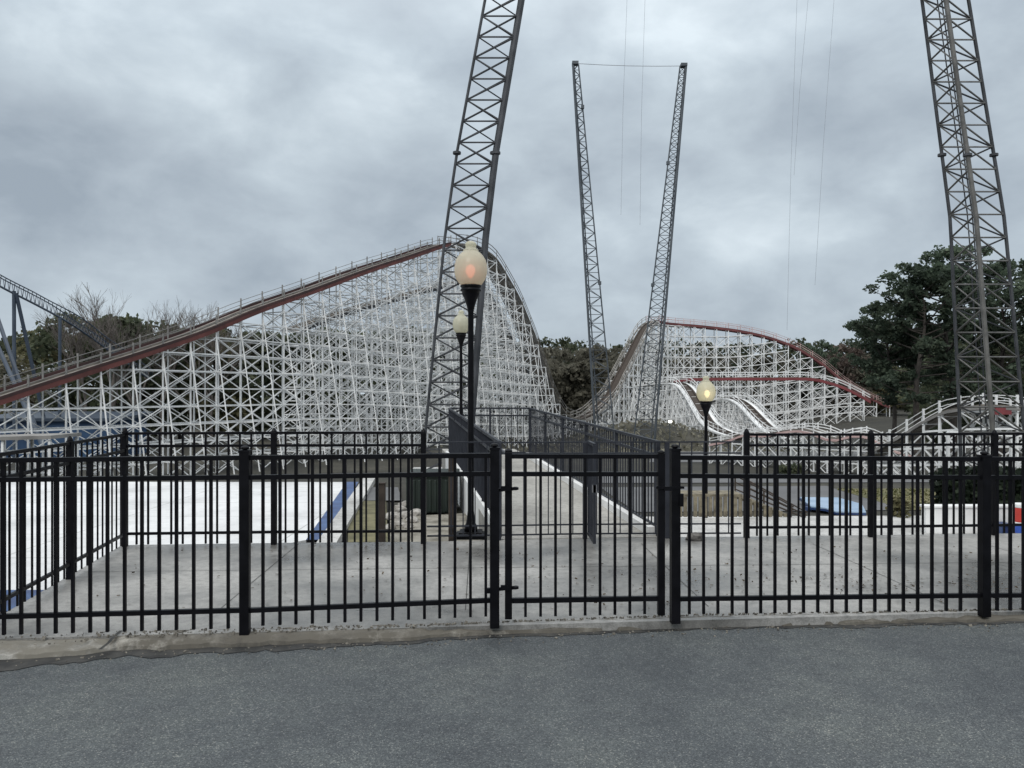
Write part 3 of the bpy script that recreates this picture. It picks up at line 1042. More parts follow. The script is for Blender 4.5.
Sg = M['steel_grey']
mastR, ptR = arch_mast('tall curved lattice mast with pale lower bracing in front of the big pines', dT, [(lc2, 0.9), (mc2, -0.45), (rc2, 0.9)], lambda y: 20.2 + max(0, y) * 0.012, (.058, .078, .06), (S_, Sg, S_, Sg, Sg, S_), -230, 484)
m = MB()
m.tube([ptR(0, 484 - k * 30) .lerp(ptR(2, 484 - k * 30), .33) for k in range(24)], .022, 5)
m.tube([ptR(0, 484 - k * 30) .lerp(ptR(2, 484 - k * 30), .42) for k in range(24)], .022, 5)
m.build('ladder_rail', S_, mastR)
for mast, pt_, yb in ((mastL, ptL, base_y), (mastR, ptR, 484)):
    m = MB(); c = (pt_(0, yb) + pt_(1, yb) + pt_(2, yb)) / 3
    gz = ground_z(c.x, c.y)
    m.box((c.x, c.y, (gz - .3 + c.z + .05) / 2), (3.0, 2.4, c.z + .05 - gz + .3)); m.build('footing', M['pale_conc'], mast)
# joint plates at the mast splices
for mast, pt_, y in ((mastL, ptL, 153), (mastR, ptR, 155)):
    for ci in range(3):
        m = MB(); p = pt_(ci, y); m.lathe([(.10, -.05), (.14, -.04), (.14, .04), (.10, .05)], 10, p); m.build('flange', S_, mast)

# span between the two masts above the picture and its hanging flight cables
topL = (ptL(0, -228) + ptL(2, -228)) / 2; topR = (ptR(0, -228) + ptR(2, -228)) / 2
m = MB()
m.tube([topL, topR], .09, 8)
m.tube([topL + Vector((0, .8, .1)), topR + Vector((0, .8, .1))], .09, 8)
for k in range(12):
    a = topL.lerp(topR, k / 12); b = topL.lerp(topR, (k + 1) / 12) + Vector((0, .8, .1)); m.tube([a, b], .04, 5, False)
tag(m.build('cross_beam', S_), 'steel cross beam joining the tops of the two curved masts', 'beam')
for (xt, xb, yb, lab) in ((627, 621, 215, 'thin steel cable hanging left of the far mast pair centre'), (645, 640, 225, 'thin steel cable hanging nearer the far right mast'),
                          (797, 787, 330, 'long thin steel cable hanging over the far coaster end'), (808, 794, 175, 'short thin steel cable second from right in the sky'), (834, 815, 285, 'rightmost thin steel cable hanging in the sky')):
    m = MB(); sl = (xt - xb) / yb
    m.tube([P(xt + sl * 228, -228, dT + .4), P(xt, 0, dT + .4), P((xt + xb) / 2 - 1, yb / 2, dT + .4), P(xb, yb, dT + .4)], 0.0042, 5)
    tag(m.build('hanging_cable', M['cable']), lab, 'cable')

# far pair of straight masts
def far_mast(label, d, left, right, y_top, y_bot, zback, side):
    yb_full = y_bot
    root = thing('lattice_mast', P((left[1] + right[1]) / 2, y_bot, d), label, 'mast')
    def pt(ci, y):
        s = (y - y_top) / (y_bot - y_top)
        if ci == 0: return P(left[0] + (left[1] - left[0]) * s, y, d)
        if ci == 1: return P(right[0] + (right[1] - right[0]) * s, y, d)
        mid = ((left[0] + right[0]) / 2) + ((left[1] + right[1]) / 2 - (left[0] + right[0]) / 2) * s
        wdt = (right[0] - left[0]) + ((right[1] - left[1]) - (right[0] - left[0])) * s
        return P(mid + side * wdt * .32, y, d + zback * (0.3 + .7 * s))
    for ci, r in ((0, .09), (1, .09), (2, .08)):
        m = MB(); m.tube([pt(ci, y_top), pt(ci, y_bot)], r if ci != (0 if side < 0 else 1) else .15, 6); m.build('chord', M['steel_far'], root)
    m = MB(); y = y_top; k = 0
    while y < y_bot:
        s = (y - y_top) / (y_bot - y_top)
        y2 = min(y_bot, y + 5.5 + 5.0 * s)
        for a, b in ((0, 1), (1, 2), (2, 0)):
            m.tube([pt(a, y), pt(b, y)], .038, 4, False)
            if (k + a) % 2: m.tube([pt(a, y), pt(b, y2)], .042, 4, False)
            else: m.tube([pt(b, y), pt(a, y2)], .042, 4, False)
        y = y2; k += 1
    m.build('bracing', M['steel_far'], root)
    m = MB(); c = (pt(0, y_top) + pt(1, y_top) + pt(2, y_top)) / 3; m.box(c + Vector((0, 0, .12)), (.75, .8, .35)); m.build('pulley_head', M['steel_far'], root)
    for yy in ((107, 283) if side < 0 else (163, 285)):
        m = MB(); c = pt(1 if side < 0 else 0, yy); m.box(c, (.36, .36, .4)); m.build('lamp_box', M['steel_far'], root)
    return root, c, pt


dM = 92.0
fmL, hL, p1 = far_mast('far straight lattice mast leaning left, the left one of the V-shaped pair', dM, (573, 596.3), (578.5, 616), 64.5, 452, 1.9, -1)
fmR, hR, p2 = far_mast('far straight lattice mast leaning right, in front of the far coaster climb', dM, (680, 632), (686, 653.5), 66.5, 452, 1.9, 1)
a = P(576, 63.5, dM); b = P(683, 66, dM)
m = MB(); m.tube([a, a.lerp(b, .25) - Vector((0, 0, .1)), a.lerp(b, .5) - Vector((0, 0, .14)), a.lerp(b, .75) - Vector((0, 0, .1)), b], .032, 5)
tag(m.build('span_cable', M['cable']), 'thin level cable strung between the tops of the far masts', 'cable')

# ------------------------------------------------------------------ wooden coaster
def catmull(pts, n=8):
    out = []
    for i in range(len(pts) - 1):
        p0 = pts[max(i - 1, 0)]; p1_ = pts[i]; p2_ = pts[i + 1]; p3 = pts[min(i + 2, len(pts) - 1)]
        for k in range(n):
            t = k / n
            out.append(0.5 * ((2 * p1_) + (p2_ - p0) * t + (2 * p0 - 5 * p1_ + 4 * p2_ - p3) * t * t + (3 * p1_ - p0 - 3 * p2_ + p3) * t ** 3))
    out.append(pts[-1].copy())
    return out


def resample(pts, step):
    out = [pts[0].copy()]; need = step
    for a, b in zip(pts, pts[1:]):
        L = math.hypot(b.x - a.x, b.y - a.y)
        pos_ = 0.0
        while L - pos_ >= need and L > 0:
            pos_ += need
            out.append(a.lerp(b, pos_ / L)); need = step
        need -= (L - pos_)
    return out


def sweep(m, pts, nrm, off, z0, w, h):
    o = len(m.v)
    for p, n in zip(pts, nrm):
        c = p + n * off
        for s, z in ((-1, z0), (1, z0), (1, z0 + h), (-1, z0 + h)):
            m.v.append(c + n * (s * w / 2) + Vector((0, 0, z)))
    for i in range(len(pts) - 1):
        for k in range(4):
            a = o + i * 4 + k; b = o + i * 4 + (k + 1) % 4
            m.f.append((a, b, b + 4, a + 4))
    m.f.append((o + 3, o + 2, o + 1, o)); e = o + 4 * (len(pts) - 1); m.f.append((e, e + 1, e + 2, e + 3))


def normals(pts):
    out = []
    for i in range(len(pts)):
        t = pts[min(i + 1, len(pts) - 1)] - pts[max(i - 1, 0)]
        t.z = 0
        t.normalize()
        out.append(Vector((-t.y, t.x, 0)))
    return out


def coaster_run(root, ctrl, step=2.4, width=2.6, mem=0.15, lev=1.9, white='white_wood', fascia='red_brown', rail='handrail', parts=True, fas_h=0.42, batter=True, hand=1.05, deckw=1.2, diag=True, over=False, rs=.085, walk=True, bed='deck', pm=1.25):
    dense = catmull(ctrl, 10)
    bents = resample(dense, step)
    tpts = resample(dense, step / 2)
    tn = normals(tpts); bn = normals(bents)
    # track
    m = MB(); 
    for s in (-1, 1):
        sweep(m, tpts, tn, s * .55, -.02, .26, .16)
    sweep(m, tpts, tn, 0, -.13, deckw * 1.35, .10)
    m.build('track_bed', M[bed], root)
    m = MB()
    for s in (-1, 1):
        sweep(m, tpts, tn, s * (width / 2 + .06), -fas_h + .04, .10, fas_h)
    m.build('fascia_board', M[fascia], root)
    if over:
        m = MB()
        for s in (-1, 1):
            sweep(m, tpts, tn, s * (width / 2 + .075), .045, .09, .20)
        m.build('kick_board', M['dark_red'], root)
    m = MB()
    for s in (-1, 1):
        for h in (hand, hand * .55):
            sweep(m, tpts, tn, s * (width / 2 + .02), h, rs, rs)
        if walk: sweep(m, tpts, tn, s * (width / 2 - .28), -.02, .42, .05)
    for p, n in zip(bents, bn):
        for s in (-1, 1):
            c = p + n * (s * (width / 2 + .02)); m.beam(c + Vector((0, 0, .0)), c + Vector((0, 0, hand + (.22 if over else .12))), rs * (2.2 if over else pm))
    m.build('handrail', M[rail], root)
    # trestle
    rest = MB(); longi = MB()
    gz = [ground_z(p.x, p.y) for p in bents]
    for i, (p, n) in enumerate(zip(bents, bn)):
        b = MB() if parts else rest
        top = p.z - fas_h * .5; g = gz[i] - .1
        h = top - g
        if h < .3: 
            continue
        A = p + n * (width / 2); B = p - n * (width / 2)
        hw = width / 2
        def q(s, z):  # point on bent
            return Vector((p.x, p.y, 0)) + n * s + Vector((0, 0, z))
        b.beam(q(hw, g), q(hw, top), mem, up=n); b.beam(q(-hw, g), q(-hw, top), mem, up=n)
        if h > 5 and parts and i % 3 == 0: b.beam(q(0, g), q(0, top), mem * .8, up=n)
        nl = int(h / lev)
        for k in range(1, nl + 1):
            z = g + k * lev
            if z > top: break
            e = (top - z) * .18 if (batter and h > 6) else 0
            e = min(e, 3.2)
            b.beam(q(-hw - e, z), q(hw, z), mem * .7, mem * .9)
        for k in range(0, nl, 1):
            z = g + k * lev; z2 = min(z + lev, top)
            if k % 2 == i % 2: b.beam(q(-hw, z), q(hw, z2), mem * .7)
            else: b.beam(q(hw, z), q(-hw, z2), mem * .7)
        if batter and h > 6:
            e = min(h * .18, 3.2)
            for s in (-1,):
                b.beam(q(s * (hw + e), g), q(s * hw, g + h * .96), mem * .85)
        b.beam(q(-hw - .1, top), q(hw + .1, top), mem, mem * 1.6)
        if parts: b.build('trestle_bent', M[white], root)
        if i + 1 < len(bents):
            p2_ = bents[i + 1]; n2_ = bn[i + 1]
            top2 = p2_.z - fas_h * .5; g2 = gz[i + 1] - .1
            tm = min(top, top2)
            for s in (-1, 1):
                a0 = Vector((p.x, p.y, 0)) + n * (s * hw); a1 = Vector((p2_.x, p2_.y, 0)) + n2_ * (s * hw)
                nl2 = int((max(tm, min(top, top2)) - g) / lev)
                for k in range(1, nl2 + 1):
                    za = g + k * lev; zb = g2 + k * lev
                    longi.beam(a0 + Vector((0, 0, za)), a1 + Vector((0, 0, zb)), mem * .7, mem)
                if diag:
                    nd = int((tm - g) / lev + .3)
                    for k in range(0, nd):
                        za = g + k * lev; zb = za + lev
                        if zb > tm + .4: continue
                        kk = (i + k + (s > 0)) % 2
                        if (i * 7 + k * 3 + (s > 0)) % 5 == 0: continue
                        if (diag == 'x' and (i * 13 + k * 7 + (s > 0) * 5) % 11 > 3) or (i * 5 + k) % 3 == 0: longi.beam(a0 + Vector((0, 0, min(zb, top) if kk else za)), a1 + Vector((0, 0, za if kk else min(zb, top2))), mem * .6)
                        if kk: longi.beam(a0 + Vector((0, 0, za)), a1 + Vector((0, 0, min(zb, top2))), mem * .65)
                        else: longi.beam(a0 + Vector((0, 0, min(zb, top))), a1 + Vector((0, 0, za)), mem * .65)
    if rest.v:
        o = rest.build('trestle_bent', M[white], root); o['kind'] = 'stuff'
    if longi.v: longi.build('longitudinal_bracing', M[white], root)


def A_pos(i, off=0.0):
    x = -30.8 + 1.155 * i; y = 50 + 2.1 * i
    return Vector((x - .875 * off, y + .485 * off, 0))


def A_from_px(px, off=0.0):
    lo_, hi_ = -12.0, 70.0
    for _ in range(60):
        mid = (lo_ + hi_) / 2
        p = A_pos(mid, off)
        if HX + F * p.x / p.y < px: lo_ = mid
        else: hi_ = mid
    return A_pos(lo_, off)


def A_ctrl(tab, off=0.0):
    out = []
    for px, py in tab:
        p = A_from_px(px, off); p.z = CAMZ + (HY - py) / F * p.y
        out.append(p)
    return out


wc = thing('wooden_coaster', (A_pos(0).x, 50, -3.5), 'big white timber roller coaster with red-brown track on a dense lattice trestle', 'roller coaster')
liftA = A_ctrl([(-120, 447), (-50, 414), (0, 396.5), (75, 372), (140, 351.5), (197, 332), (240, 314), (267, 304), (306, 290.5), (340, 278), (370, 267.5), (397, 259), (422, 250.5), (436, 246), (447, 244.5)])
coaster_run(wc, liftA, parts=True, mem=.092, lev=1.35, fas_h=.33, over=True, hand=.8, rs=.045, diag='x', rail='grey_rail')
dropA = A_ctrl([(447, 244.5), (460, 245.5), (475, 250), (488, 260), (499, 277), (512, 300), (521, 321), (528, 338), (536, 361), (544, 385), (553, 405), (562, 416), (578, 419)])
coaster_run(wc, dropA, parts=True, mem=.10, lev=1.4, fas_h=.2, fascia='deck', rail='grey_rail', rs=.07)
climb = A_ctrl([(578, 419), (586, 416), (594, 410), (609, 394.5), (616, 381), (624, 366), (631, 352), (638, 338), (645, 327), (653, 321)])
coaster_run(wc, climb, step=2.5, mem=.145, lev=2.2, white='white_far', fascia='handrail', rail='handrail', parts=True, fas_h=.5, batter=False, walk=False, bed='dark_wood')
crest = climb[-1:] + [Vector((31.5, 162.6, 16.3)), Vector((35.5, 165.2, 16.2)), Vector((40.3, 165.8, 15.9)), P(735, 330, 165.5), P(762, 335.5, 165), P(781, 341.5, 164.5), P(801, 350.5, 164), P(823, 364.5, 163), P(845, 383, 162), P(868, 397, 161), P(892, 408, 160)]
coaster_run(wc, crest, step=2.5, mem=.145, lev=2.2, white='white_far', diag='x', fascia='crest_red', rail='pink_rail', parts=True, fas_h=.5, rs=.07, batter=False)
back = A_ctrl([(292, 330), (303, 325), (347, 310), (397, 297), (438, 286), (460, 282), (474, 285), (488, 303), (503, 335), (518, 366), (535, 397), (548, 414), (560, 420)], 6.0)
coaster_run(wc, back, parts=False, step=2.0, mem=.09, lev=1.4, fascia='steel', rail='grey_rail', batter=False, fas_h=.4, hand=.8, rs=.06)
mid = [P(672, 381, 152), P(683, 379, 152), P(720, 378, 151), P(770, 378, 150), P(805, 378, 149), P(822, 380.5, 149), P(840, 385.5, 148), P(858, 394, 147), P(874, 403, 146)]
coaster_run(wc, mid, step=2.4, mem=.14, lev=1.8, white='white_far', fascia='red', rail='white_far', parts=False, fas_h=.55, batter=False)
frontC = [P(640, 386, 140), P(660, 383.5, 135), P(676, 383, 131), P(685, 386, 127), P(693, 396, 123), P(702, 411, 118), P(710, 423, 113), P(722, 431, 107), P(738, 436, 100)]
coaster_run(wc, frontC, step=2.3, mem=.14, lev=1.6, white='white_far', fascia='white_far', rail='white_far', parts=False, fas_h=.22, rs=.07, bed='dark_wood')
frontD = [P(706, 403, 138), P(722, 399, 134), P(735, 399, 130), P(746, 405, 125), P(757, 416, 119), P(768, 427, 113), P(780, 435, 107), P(796, 438, 101)]
coaster_run(wc, frontD, step=2.3, mem=.14, lev=1.6, white='white_far', fascia='white_far', rail='white_far', parts=False, fas_h=.22, rs=.07, bed='dark_wood')
wt = thing('wooden_coaster', P(930, 470, 40), 'low white timber coaster bend climbing behind the right curved mast', 'roller coaster')
bend = [P(868, 458, 45), P(885, 449, 44), P(905, 438, 43), P(927, 424.5, 42), P(948, 414.5, 41), P(968, 409, 40), P(990, 407, 39.5), P(1015, 410, 39.5), P(1045, 415, 40), P(1080, 420, 42)]
low = [P(715, 444, 56), P(735, 440, 55), P(752, 434.5, 54), P(770, 435.5, 53), P(788, 432, 52), P(806, 430.5, 51), P(822, 433.5, 50), P(838, 439.5, 49), P(852, 436, 48.5), P(866, 435.5, 48), P(882, 442, 47.5), P(896, 450, 47), P(915, 456, 46.5)]
coaster_run(wt, low, step=.9, width=1.7, mem=.075, lev=.8, white='white_far', fascia='pink_rail', rail='white_far', parts=False, batter=False, fas_h=.14, hand=.42, deckw=.7, rs=.05)
coaster_run(wt, bend, step=0.95, width=1.6, mem=.10, lev=.9, white='white_wood', fascia='grey_rail', rail='white_far', parts=True, batter=False, fas_h=.14, hand=.6, deckw=.8, rs=.04, pm=2.4)
m = MB(); 
for a, b in ((P(948, 432, 37), P(1060, 438, 36)),):
    m.beam(a, b, .3, .12)
    for k in range(8):
        p = a.lerp(b, k / 7); m.beam(Vector((p.x, p.y, ground_z(p.x, p.y))), p, .13)
m.build('catwalk', M['white_wood'], wt)
m = MB(); p = P(1003, 411, 38.6); m.box(p, (.8, .1, .36)); m.build('sign_board', M['red'], wt)

# floodlight on the mound
fp = P(670, 421.5, 100)
fl_ = thing('floodlight', Vector((fp.x, fp.y, ground_z(fp.x, fp.y))), 'small lit floodlight at the foot of the far coaster hill', 'lamp')
m = MB(); m.beam(Vector((fp.x, fp.y + .1, ground_z(fp.x, fp.y) - .1)), fp + Vector((0, .1, -.2)), .1); m.build('pole', M['steel_far'], fl_)
m = MB(); m.box(fp + Vector((0, .15, 0)), (.5, .3, .5)); m.build('housing', M['steel_far'], fl_)
m = MB(); m.lathe([(.16, -.16), (.24, -.06), (.24, .06), (.16, .16)], 14, fp + Vector((0, -.1, 0))); m.build('lens', M['flood'], fl_, smooth=True)

# ------------------------------------------------------------------ steel coaster at the left edge
dB = 72
bs = thing('steel_coaster', P(15, 400, dB), 'slate blue steel coaster track descending behind trees at far left', 'roller coaster')
ct = catmull([P(-90, 238, dB - 4), P(-40, 258, dB - 2), P(0, 282, dB), P(35, 300, dB + 2), P(66, 317, dB + 4), P(90, 333, dB + 7), P(112, 349, dB + 9), P(130, 362, dB + 11), P(150, 376, dB + 13)], 8)
up = Vector((0, 0, 1))
cn = normals(ct)
m = MB()
for s in (-1, 1): m.tube([p + n * (s * .6) + up * .55 for p, n in zip(ct, cn)], .06, 6)
m.build('rail', M['blue_steel'], bs)
m = MB(); m.tube([p - up * .40 for p in ct], .10, 8); m.build('spine', M['blue_steel'], bs)
for p, n in zip(ct, cn):
    m = MB(); m.tube([p + n * .6 + up * .55, p - up * .4, p - n * .6 + up * .55], .032, 5, False); m.build('tie', M['blue_steel'], bs)
for a, b in (((14, 291, dB + .8), (14.5, 445, dB + .8)), ((16, 293, dB + .8), (42, 410, dB + 3)), ((-12, 290, dB - 4), (26, 400, dB - 8)), ((-14, 320, dB - 6), (21, 398, dB - 9)), ((60, 318, dB + 3.5), (59.5, 430, dB + 3.5))):
    m = MB(); pa_ = P(*a); pb_ = P(*b)
    t = (pb_ - pa_); gz_ = ground_z(pb_.x, pb_.y)
    if pb_.z > gz_: pb_ = pa_ + t * ((gz_ - pa_.z) / t.z)
    m.tube([pa_, pb_], .17 if a[0] != 60 else .15, 8); m.build('support', M['blue_steel'], bs)

# blue shed and pale canopy behind the foot of the lift hill
sp = Vector((-46, 78, ground_z(-46, 78)))
sh = thing('shed', sp, 'low blue shed half hidden behind the coaster trestle at left', 'shed')
m = MB(); m.box(sp + Vector((1, 0, 1.9)), (13, 6, 3.8)); m.build('wall', M['blue_shed'], sh)
m = MB(); m.box(sp + Vector((1, 0, 3.95)), (14, 7, .3), R=Matrix.Rotation(rd(4), 3, 'X')); m.build('roof', M['blue_steel'], sh)
cp = P(18, 437, 44)
cn_ = thing('canopy', Vector((cp.x, 44, ground_z(cp.x, 44))), 'flat white canopy roof below the foot of the lift hill', 'canopy')
m = MB(); m.box(cp, (5.6, 3, .2), R=Matrix.Rotation(rd(-1.5), 3, 'Y')); m.build('roof', M['grey_rail'], cn_)
for dx in (-2.6, 0, 2.6):
    for dy in (-1.3, 1.3):
        m = MB(); a = Vector((cp.x + dx, 44 + dy, ground_z(cp.x, 44) - .1)); m.beam(a, Vector((a.x, a.y, cp.z - .1)), .14); m.build('post', M['white_wood'], cn_)

# ------------------------------------------------------------------ trees
def crown_cloud(rng, h, w, base, lobes, per, leaf, conic=0.0, aspect=1.0):
    cs = []
    for k in range(lobes):
        t = rng.uniform(0, 1)
        z = base + (h - base) * t
        prof = math.sin(math.pi * (0.12 + 0.80 * t)) ** 0.7 * (1 - conic * t)
        rr = w * .5 * prof * math.sqrt(rng.uniform(0.05, 1))
        a = rng.uniform(0, 2 * math.pi)
        rad = w * rng.uniform(.10, .19)
        c = np.array([rr * math.cos(a), rr * math.sin(a), min(z, h - rad * .6)])
        d = rng.normal(size=(per, 3)); d /= np.linalg.norm(d, axis=1, keepdims=True)
        d *= (rad * rng.uniform(.45, 1.08, size=(per, 1)))
        d[:, 2] *= .75
        cs.append(c + d)
    return np.concatenate(cs)


def broad_tree_meshes(seed, h, w, base, lobes, per, leaf, mat, bark, conic=0.0, aspect=1.0):
    rng = np.random.default_rng(seed); r = random.Random(seed)
    cen = crown_cloud(rng, h, w, base, lobes, per, leaf, conic)
    crown = quad_mesh('crown', leaf_quads(rng, cen, leaf, aspect), mat)
    m = MB()
    bend_ = [Vector((r.uniform(-.2, .2) * k, r.uniform(-.2, .2) * k, h * .92 * k / 5)) for k in range(6)]
    m.tube(bend_, [h * .016 * (1 - .17 * k) for k in range(6)], 7)
    for k in range(9):
        t = r.uniform(.3, .85); a = r.uniform(0, 6.28); s = bend_[0].lerp(bend_[5], t)
        L = w * .42 * r.uniform(.6, 1)
        e = s + Vector((math.cos(a) * L, math.sin(a) * L, L * .6)); mdp = s.lerp(e, .5) + Vector((0, 0, L * .08))
        m.tube([s, mdp, e], [h * .007, h * .005, h * .002], 5, False)
    me = bpy.data.meshes.new('trunk'); me.from_pydata([tuple(v_) for v_ in m.v], [], m.f); me.materials.append(bark)
    return me, crown


def pine_meshes(seed, h, w, mat, bark, nb=44, per=72, leaf=.17, start=.30):
    rng = np.random.default_rng(seed); r = random.Random(seed)
    m = MB()
    sway = [Vector((math.sin(seed + k * .7) * .18 * k / 2, math.cos(seed * 2 + k) * .15 * k / 2, h * .97 * k / 7)) for k in range(8)]
    m.tube(sway, [h * .017 * (1 - .125 * k) for k in range(8)], 8)
    cs = []
    for b in range(nb):
        t = start + (1 - start) * (b + r.random()) / nb
        z = t * h
        idx = min(6, int(t * 7)); s = sway[idx].lerp(sway[idx + 1], t * 7 - idx if t < 1 else 1)
        prof = (math.sin(math.pi * min(1, .25 + .72 * (t - start) / (1 - start)))) ** .8
        L = w * .5 * prof * r.uniform(.55, 1.1)
        a = r.uniform(0, 6.283)
        rise = L * r.uniform(.1, .85) * (1 if t > .45 else .45)
        e = s + Vector((math.cos(a) * L, math.sin(a) * L, rise - L * .05))
        mdp = s.lerp(e, .55) + Vector((0, 0, -.06 * L))
        m.tube([s, mdp, e], [.07, .05, .02], 5, False)
        nc = max(2, int(L / .95))
        for c_ in range(nc):
            u = .42 + .58 * (c_ + .7) / nc
            p = (s.lerp(mdp, u / .55) if u < .55 else mdp.lerp(e, (u - .55) / .45)) + Vector((r.uniform(-.45, .45), r.uniform(-.45, .45), r.uniform(-.05, .4)))
            rad = r.uniform(.4, .78)
            d = rng.normal(size=(per, 3)); d /= np.linalg.norm(d, axis=1, keepdims=True)
            d *= rad * rng.uniform(.3, 1.05, size=(per, 1)); d[:, 2] *= .82
            cs.append(np.array(p) + d)
    cs = np.concatenate(cs)
    crown = quad_mesh('crown', leaf_quads(rng, cs, leaf, 1.5), mat)
    me = bpy.data.meshes.new('trunk'); me.from_pydata([tuple(v_) for v_ in m.v], [], m.f); me.materials.append(bark)
    return me, crown


def bare_mesh(seed, h, mat, depth=6, r0=.14):
    r = random.Random(seed); m = MB()
    def grow(p, d, L, rad, lv):
        e = p + d * L
        md = p.lerp(e, .5) + Vector((r.uniform(-1, 1), r.uniform(-1, 1), 0)) * L * .05
        m.tube([p, md, e], [rad, rad * .85, rad * .7], 5 if lv > 2 else 4, False)
        if lv == 0: return
        for k in range(3 if lv > 2 else 2 + (r.random() < .5)):
            a = Vector((r.uniform(-1, 1), r.uniform(-1, 1), r.uniform(-.1, .6)))
            nd = (d * .9 + a * .55).normalized()
            grow(p.lerp(e, r.uniform(.6, 1)), nd, L * r.uniform(.62, .82), rad * .6, lv - 1)
    grow(Vector((0, 0, 0)), Vector((0, 0, 1)), h * .30, r0, depth)
    me = bpy.data.meshes.new('branches'); me.from_pydata([tuple(v_) for v_ in m.v], [], m.f); me.materials.append(mat)
    return me


def mesh_bounds_h(me):
    return max(v_.co.z for v_ in me.vertices)


def place_tree(name, meshes, px, ytop, d, label, group=None, wid=1.0, rot=0.0, cat='tree'):
    x = (px - HX) / F * d; gz = ground_z(x, d) - .1
    htop = CAMZ + (HY - ytop) / F * d - gz
    root = thing(name, (x, d, gz), label, cat, group)
    base_h = mesh_bounds_h(meshes[-1]); s = htop / base_h
    for nm, me in zip(('trunk', 'crown') if len(meshes) == 2 else ('branches',), meshes):
        o = bpy.data.objects.new(nm, me); C.objects.link(o); o.parent = root
    root.scale = (s * wid, s * wid, s); root.rotation_euler = (0, 0, rot)
    return root


PINES = [pine_meshes(s, 17, w_, M['green_leaf'], M['bark'], nb=n_, start=st_) for s, w_, n_, st_ in ((1, 10.5, 50, .3), (2, 9, 48, .3), (4, 11, 42, .45))]
EVER = [broad_tree_meshes(10 + s, 13, 8.5, 1.2, 46, 70, .34, M['ever'], M['bark'], .25) for s in range(3)]
OLIVE = [broad_tree_meshes(20 + s, 12, 8, 1.0, 40, 64, .34, M['olive'], M['bark'], .2) for s in range(2)]
BROWN = [broad_tree_meshes(30 + s, 15, 9, 1.5, 50, 64, .30, M['brown'], M['greybark'], .1, 2.2) for s in range(2)]
RUST = [broad_tree_meshes(40 + s, 15, 10, 2.0, 50, 60, .30, M['rust'], M['greybark'], .1, 2.2) for s in range(1)]
BARE = [bare_mesh(50 + s, 13, M['greybark'], 6) for s in range(3)]

tr = random.Random(77)
# big pines on the right
place_tree('pine_tree', PINES[0], 952, 241, 60, 'tallest dark pine, behind the upper right curved mast', 'big pines at right', 1.12, 0.4)
place_tree('pine_tree', PINES[1], 918, 264, 58, 'dark broad pine just left of the tallest pine', 'big pines at right', 1.2, 1.4)
place_tree('pine_tree', PINES[2], 893, 300, 62, 'leftmost big pine with side branches reaching toward the coaster', 'big pines at right', 1.0, 2.2)
place_tree('pine_tree', PINES[2], 1000, 258, 63, 'dark pine filling in between the curved mast chords at right', 'big pines at right', 1.05, 4.0)
place_tree('pine_tree', PINES[0], 1052, 268, 60, 'pine cut by the right edge of the photo', 'big pines at right', 1.05, 3.0)
for px, yt, d, me, w_, lab in ((918, 352, 168, EVER[0], 1.3, 'low dark evergreen under the leftmost big pine'), (950, 345, 75, EVER[1], 1.5, 'low dark evergreen under the tallest pine'), (985, 340, 66, EVER[2], 1.5, 'low dark evergreen behind the curved mast foot'), (1022, 330, 70, EVER[0], 1.5, 'low dark evergreen at the right edge of the photo')):
    place_tree('evergreen_tree', me, px, yt, d, lab, 'evergreens below the big pines', w_, tr.uniform(0, 6))
place_tree('bare_tree', RUST[0], 848, 343, 176, 'rusty brown leafless tree right of the far coaster end', None, 1.35, .3)
place_tree('bare_tree', BROWN[0], 872, 352, 172, 'grey brown leafless tree left of the big pines', None, 1.2, 1.3)
place_tree('olive_tree', OLIVE[0], 890, 366, 168, 'olive green tree below the leftmost big pine', None, 1.2, 2.3)
place_tree('pine_tree', PINES[1], 824, 339, 170, 'far dark pine poking above the right coaster end', None, .9, .8)
place_tree('pine_tree', PINES[0], 808, 343, 175, 'small far pine beside the far dark pine above the coaster', None, .9, 1.9)

# line of trees behind the left lift hill
for px, yt, d, me, w_, nm, lab in (
        (-30, 372, 100, BROWN[0], 1.2, 'bare_tree', 'brown leafless tree at the left edge under the steel track'),
        (10, 352, 104, BROWN[1], 1.3, 'bare_tree', 'brown leafless tree between the steel coaster supports'),
        (38, 328, 98, OLIVE[0], 1.1, 'olive_tree', 'olive green tree left of the steel coaster column'),
        (70, 311, 92, EVER[0], 1.0, 'evergreen_tree', 'round dark evergreen where the steel track disappears'),
        (98, 320, 98, OLIVE[1], 1.1, 'olive_tree', 'yellowish olive tree under the tall bare trees'),
        (122, 313, 90, EVER[1], 1.05, 'evergreen_tree', 'dark evergreen below the tall bare trees'),
        (150, 319, 95, EVER[2], 1.1, 'evergreen_tree', 'dark evergreen left of the lift hill track'),
        (180, 323, 100, EVER[0], 1.1, 'evergreen_tree', 'dark evergreen partly behind the lift hill track'),
        (212, 326, 100, OLIVE[0], 1.1, 'olive_tree', 'olive tree behind the lift hill handrail')):
    place_tree(nm, me, px, yt, d, lab, 'tree line behind the lift hill', w_, tr.uniform(0, 6))
for px, d, k in ((240, 106, 0), (268, 110, 1), (296, 112, 2), (324, 116, 0), (352, 118, 1), (380, 122, 2), (408, 126, 1), (436, 130, 0), (464, 134, 2), (492, 138, 1)):
    place_tree('evergreen_tree', EVER[k], px, 327 + tr.uniform(-2, 4), d, 'dark evergreen in the row seen through the lift hill trestle', 'evergreen row behind the lift hill trestle', 1.25, tr.uniform(0, 6))
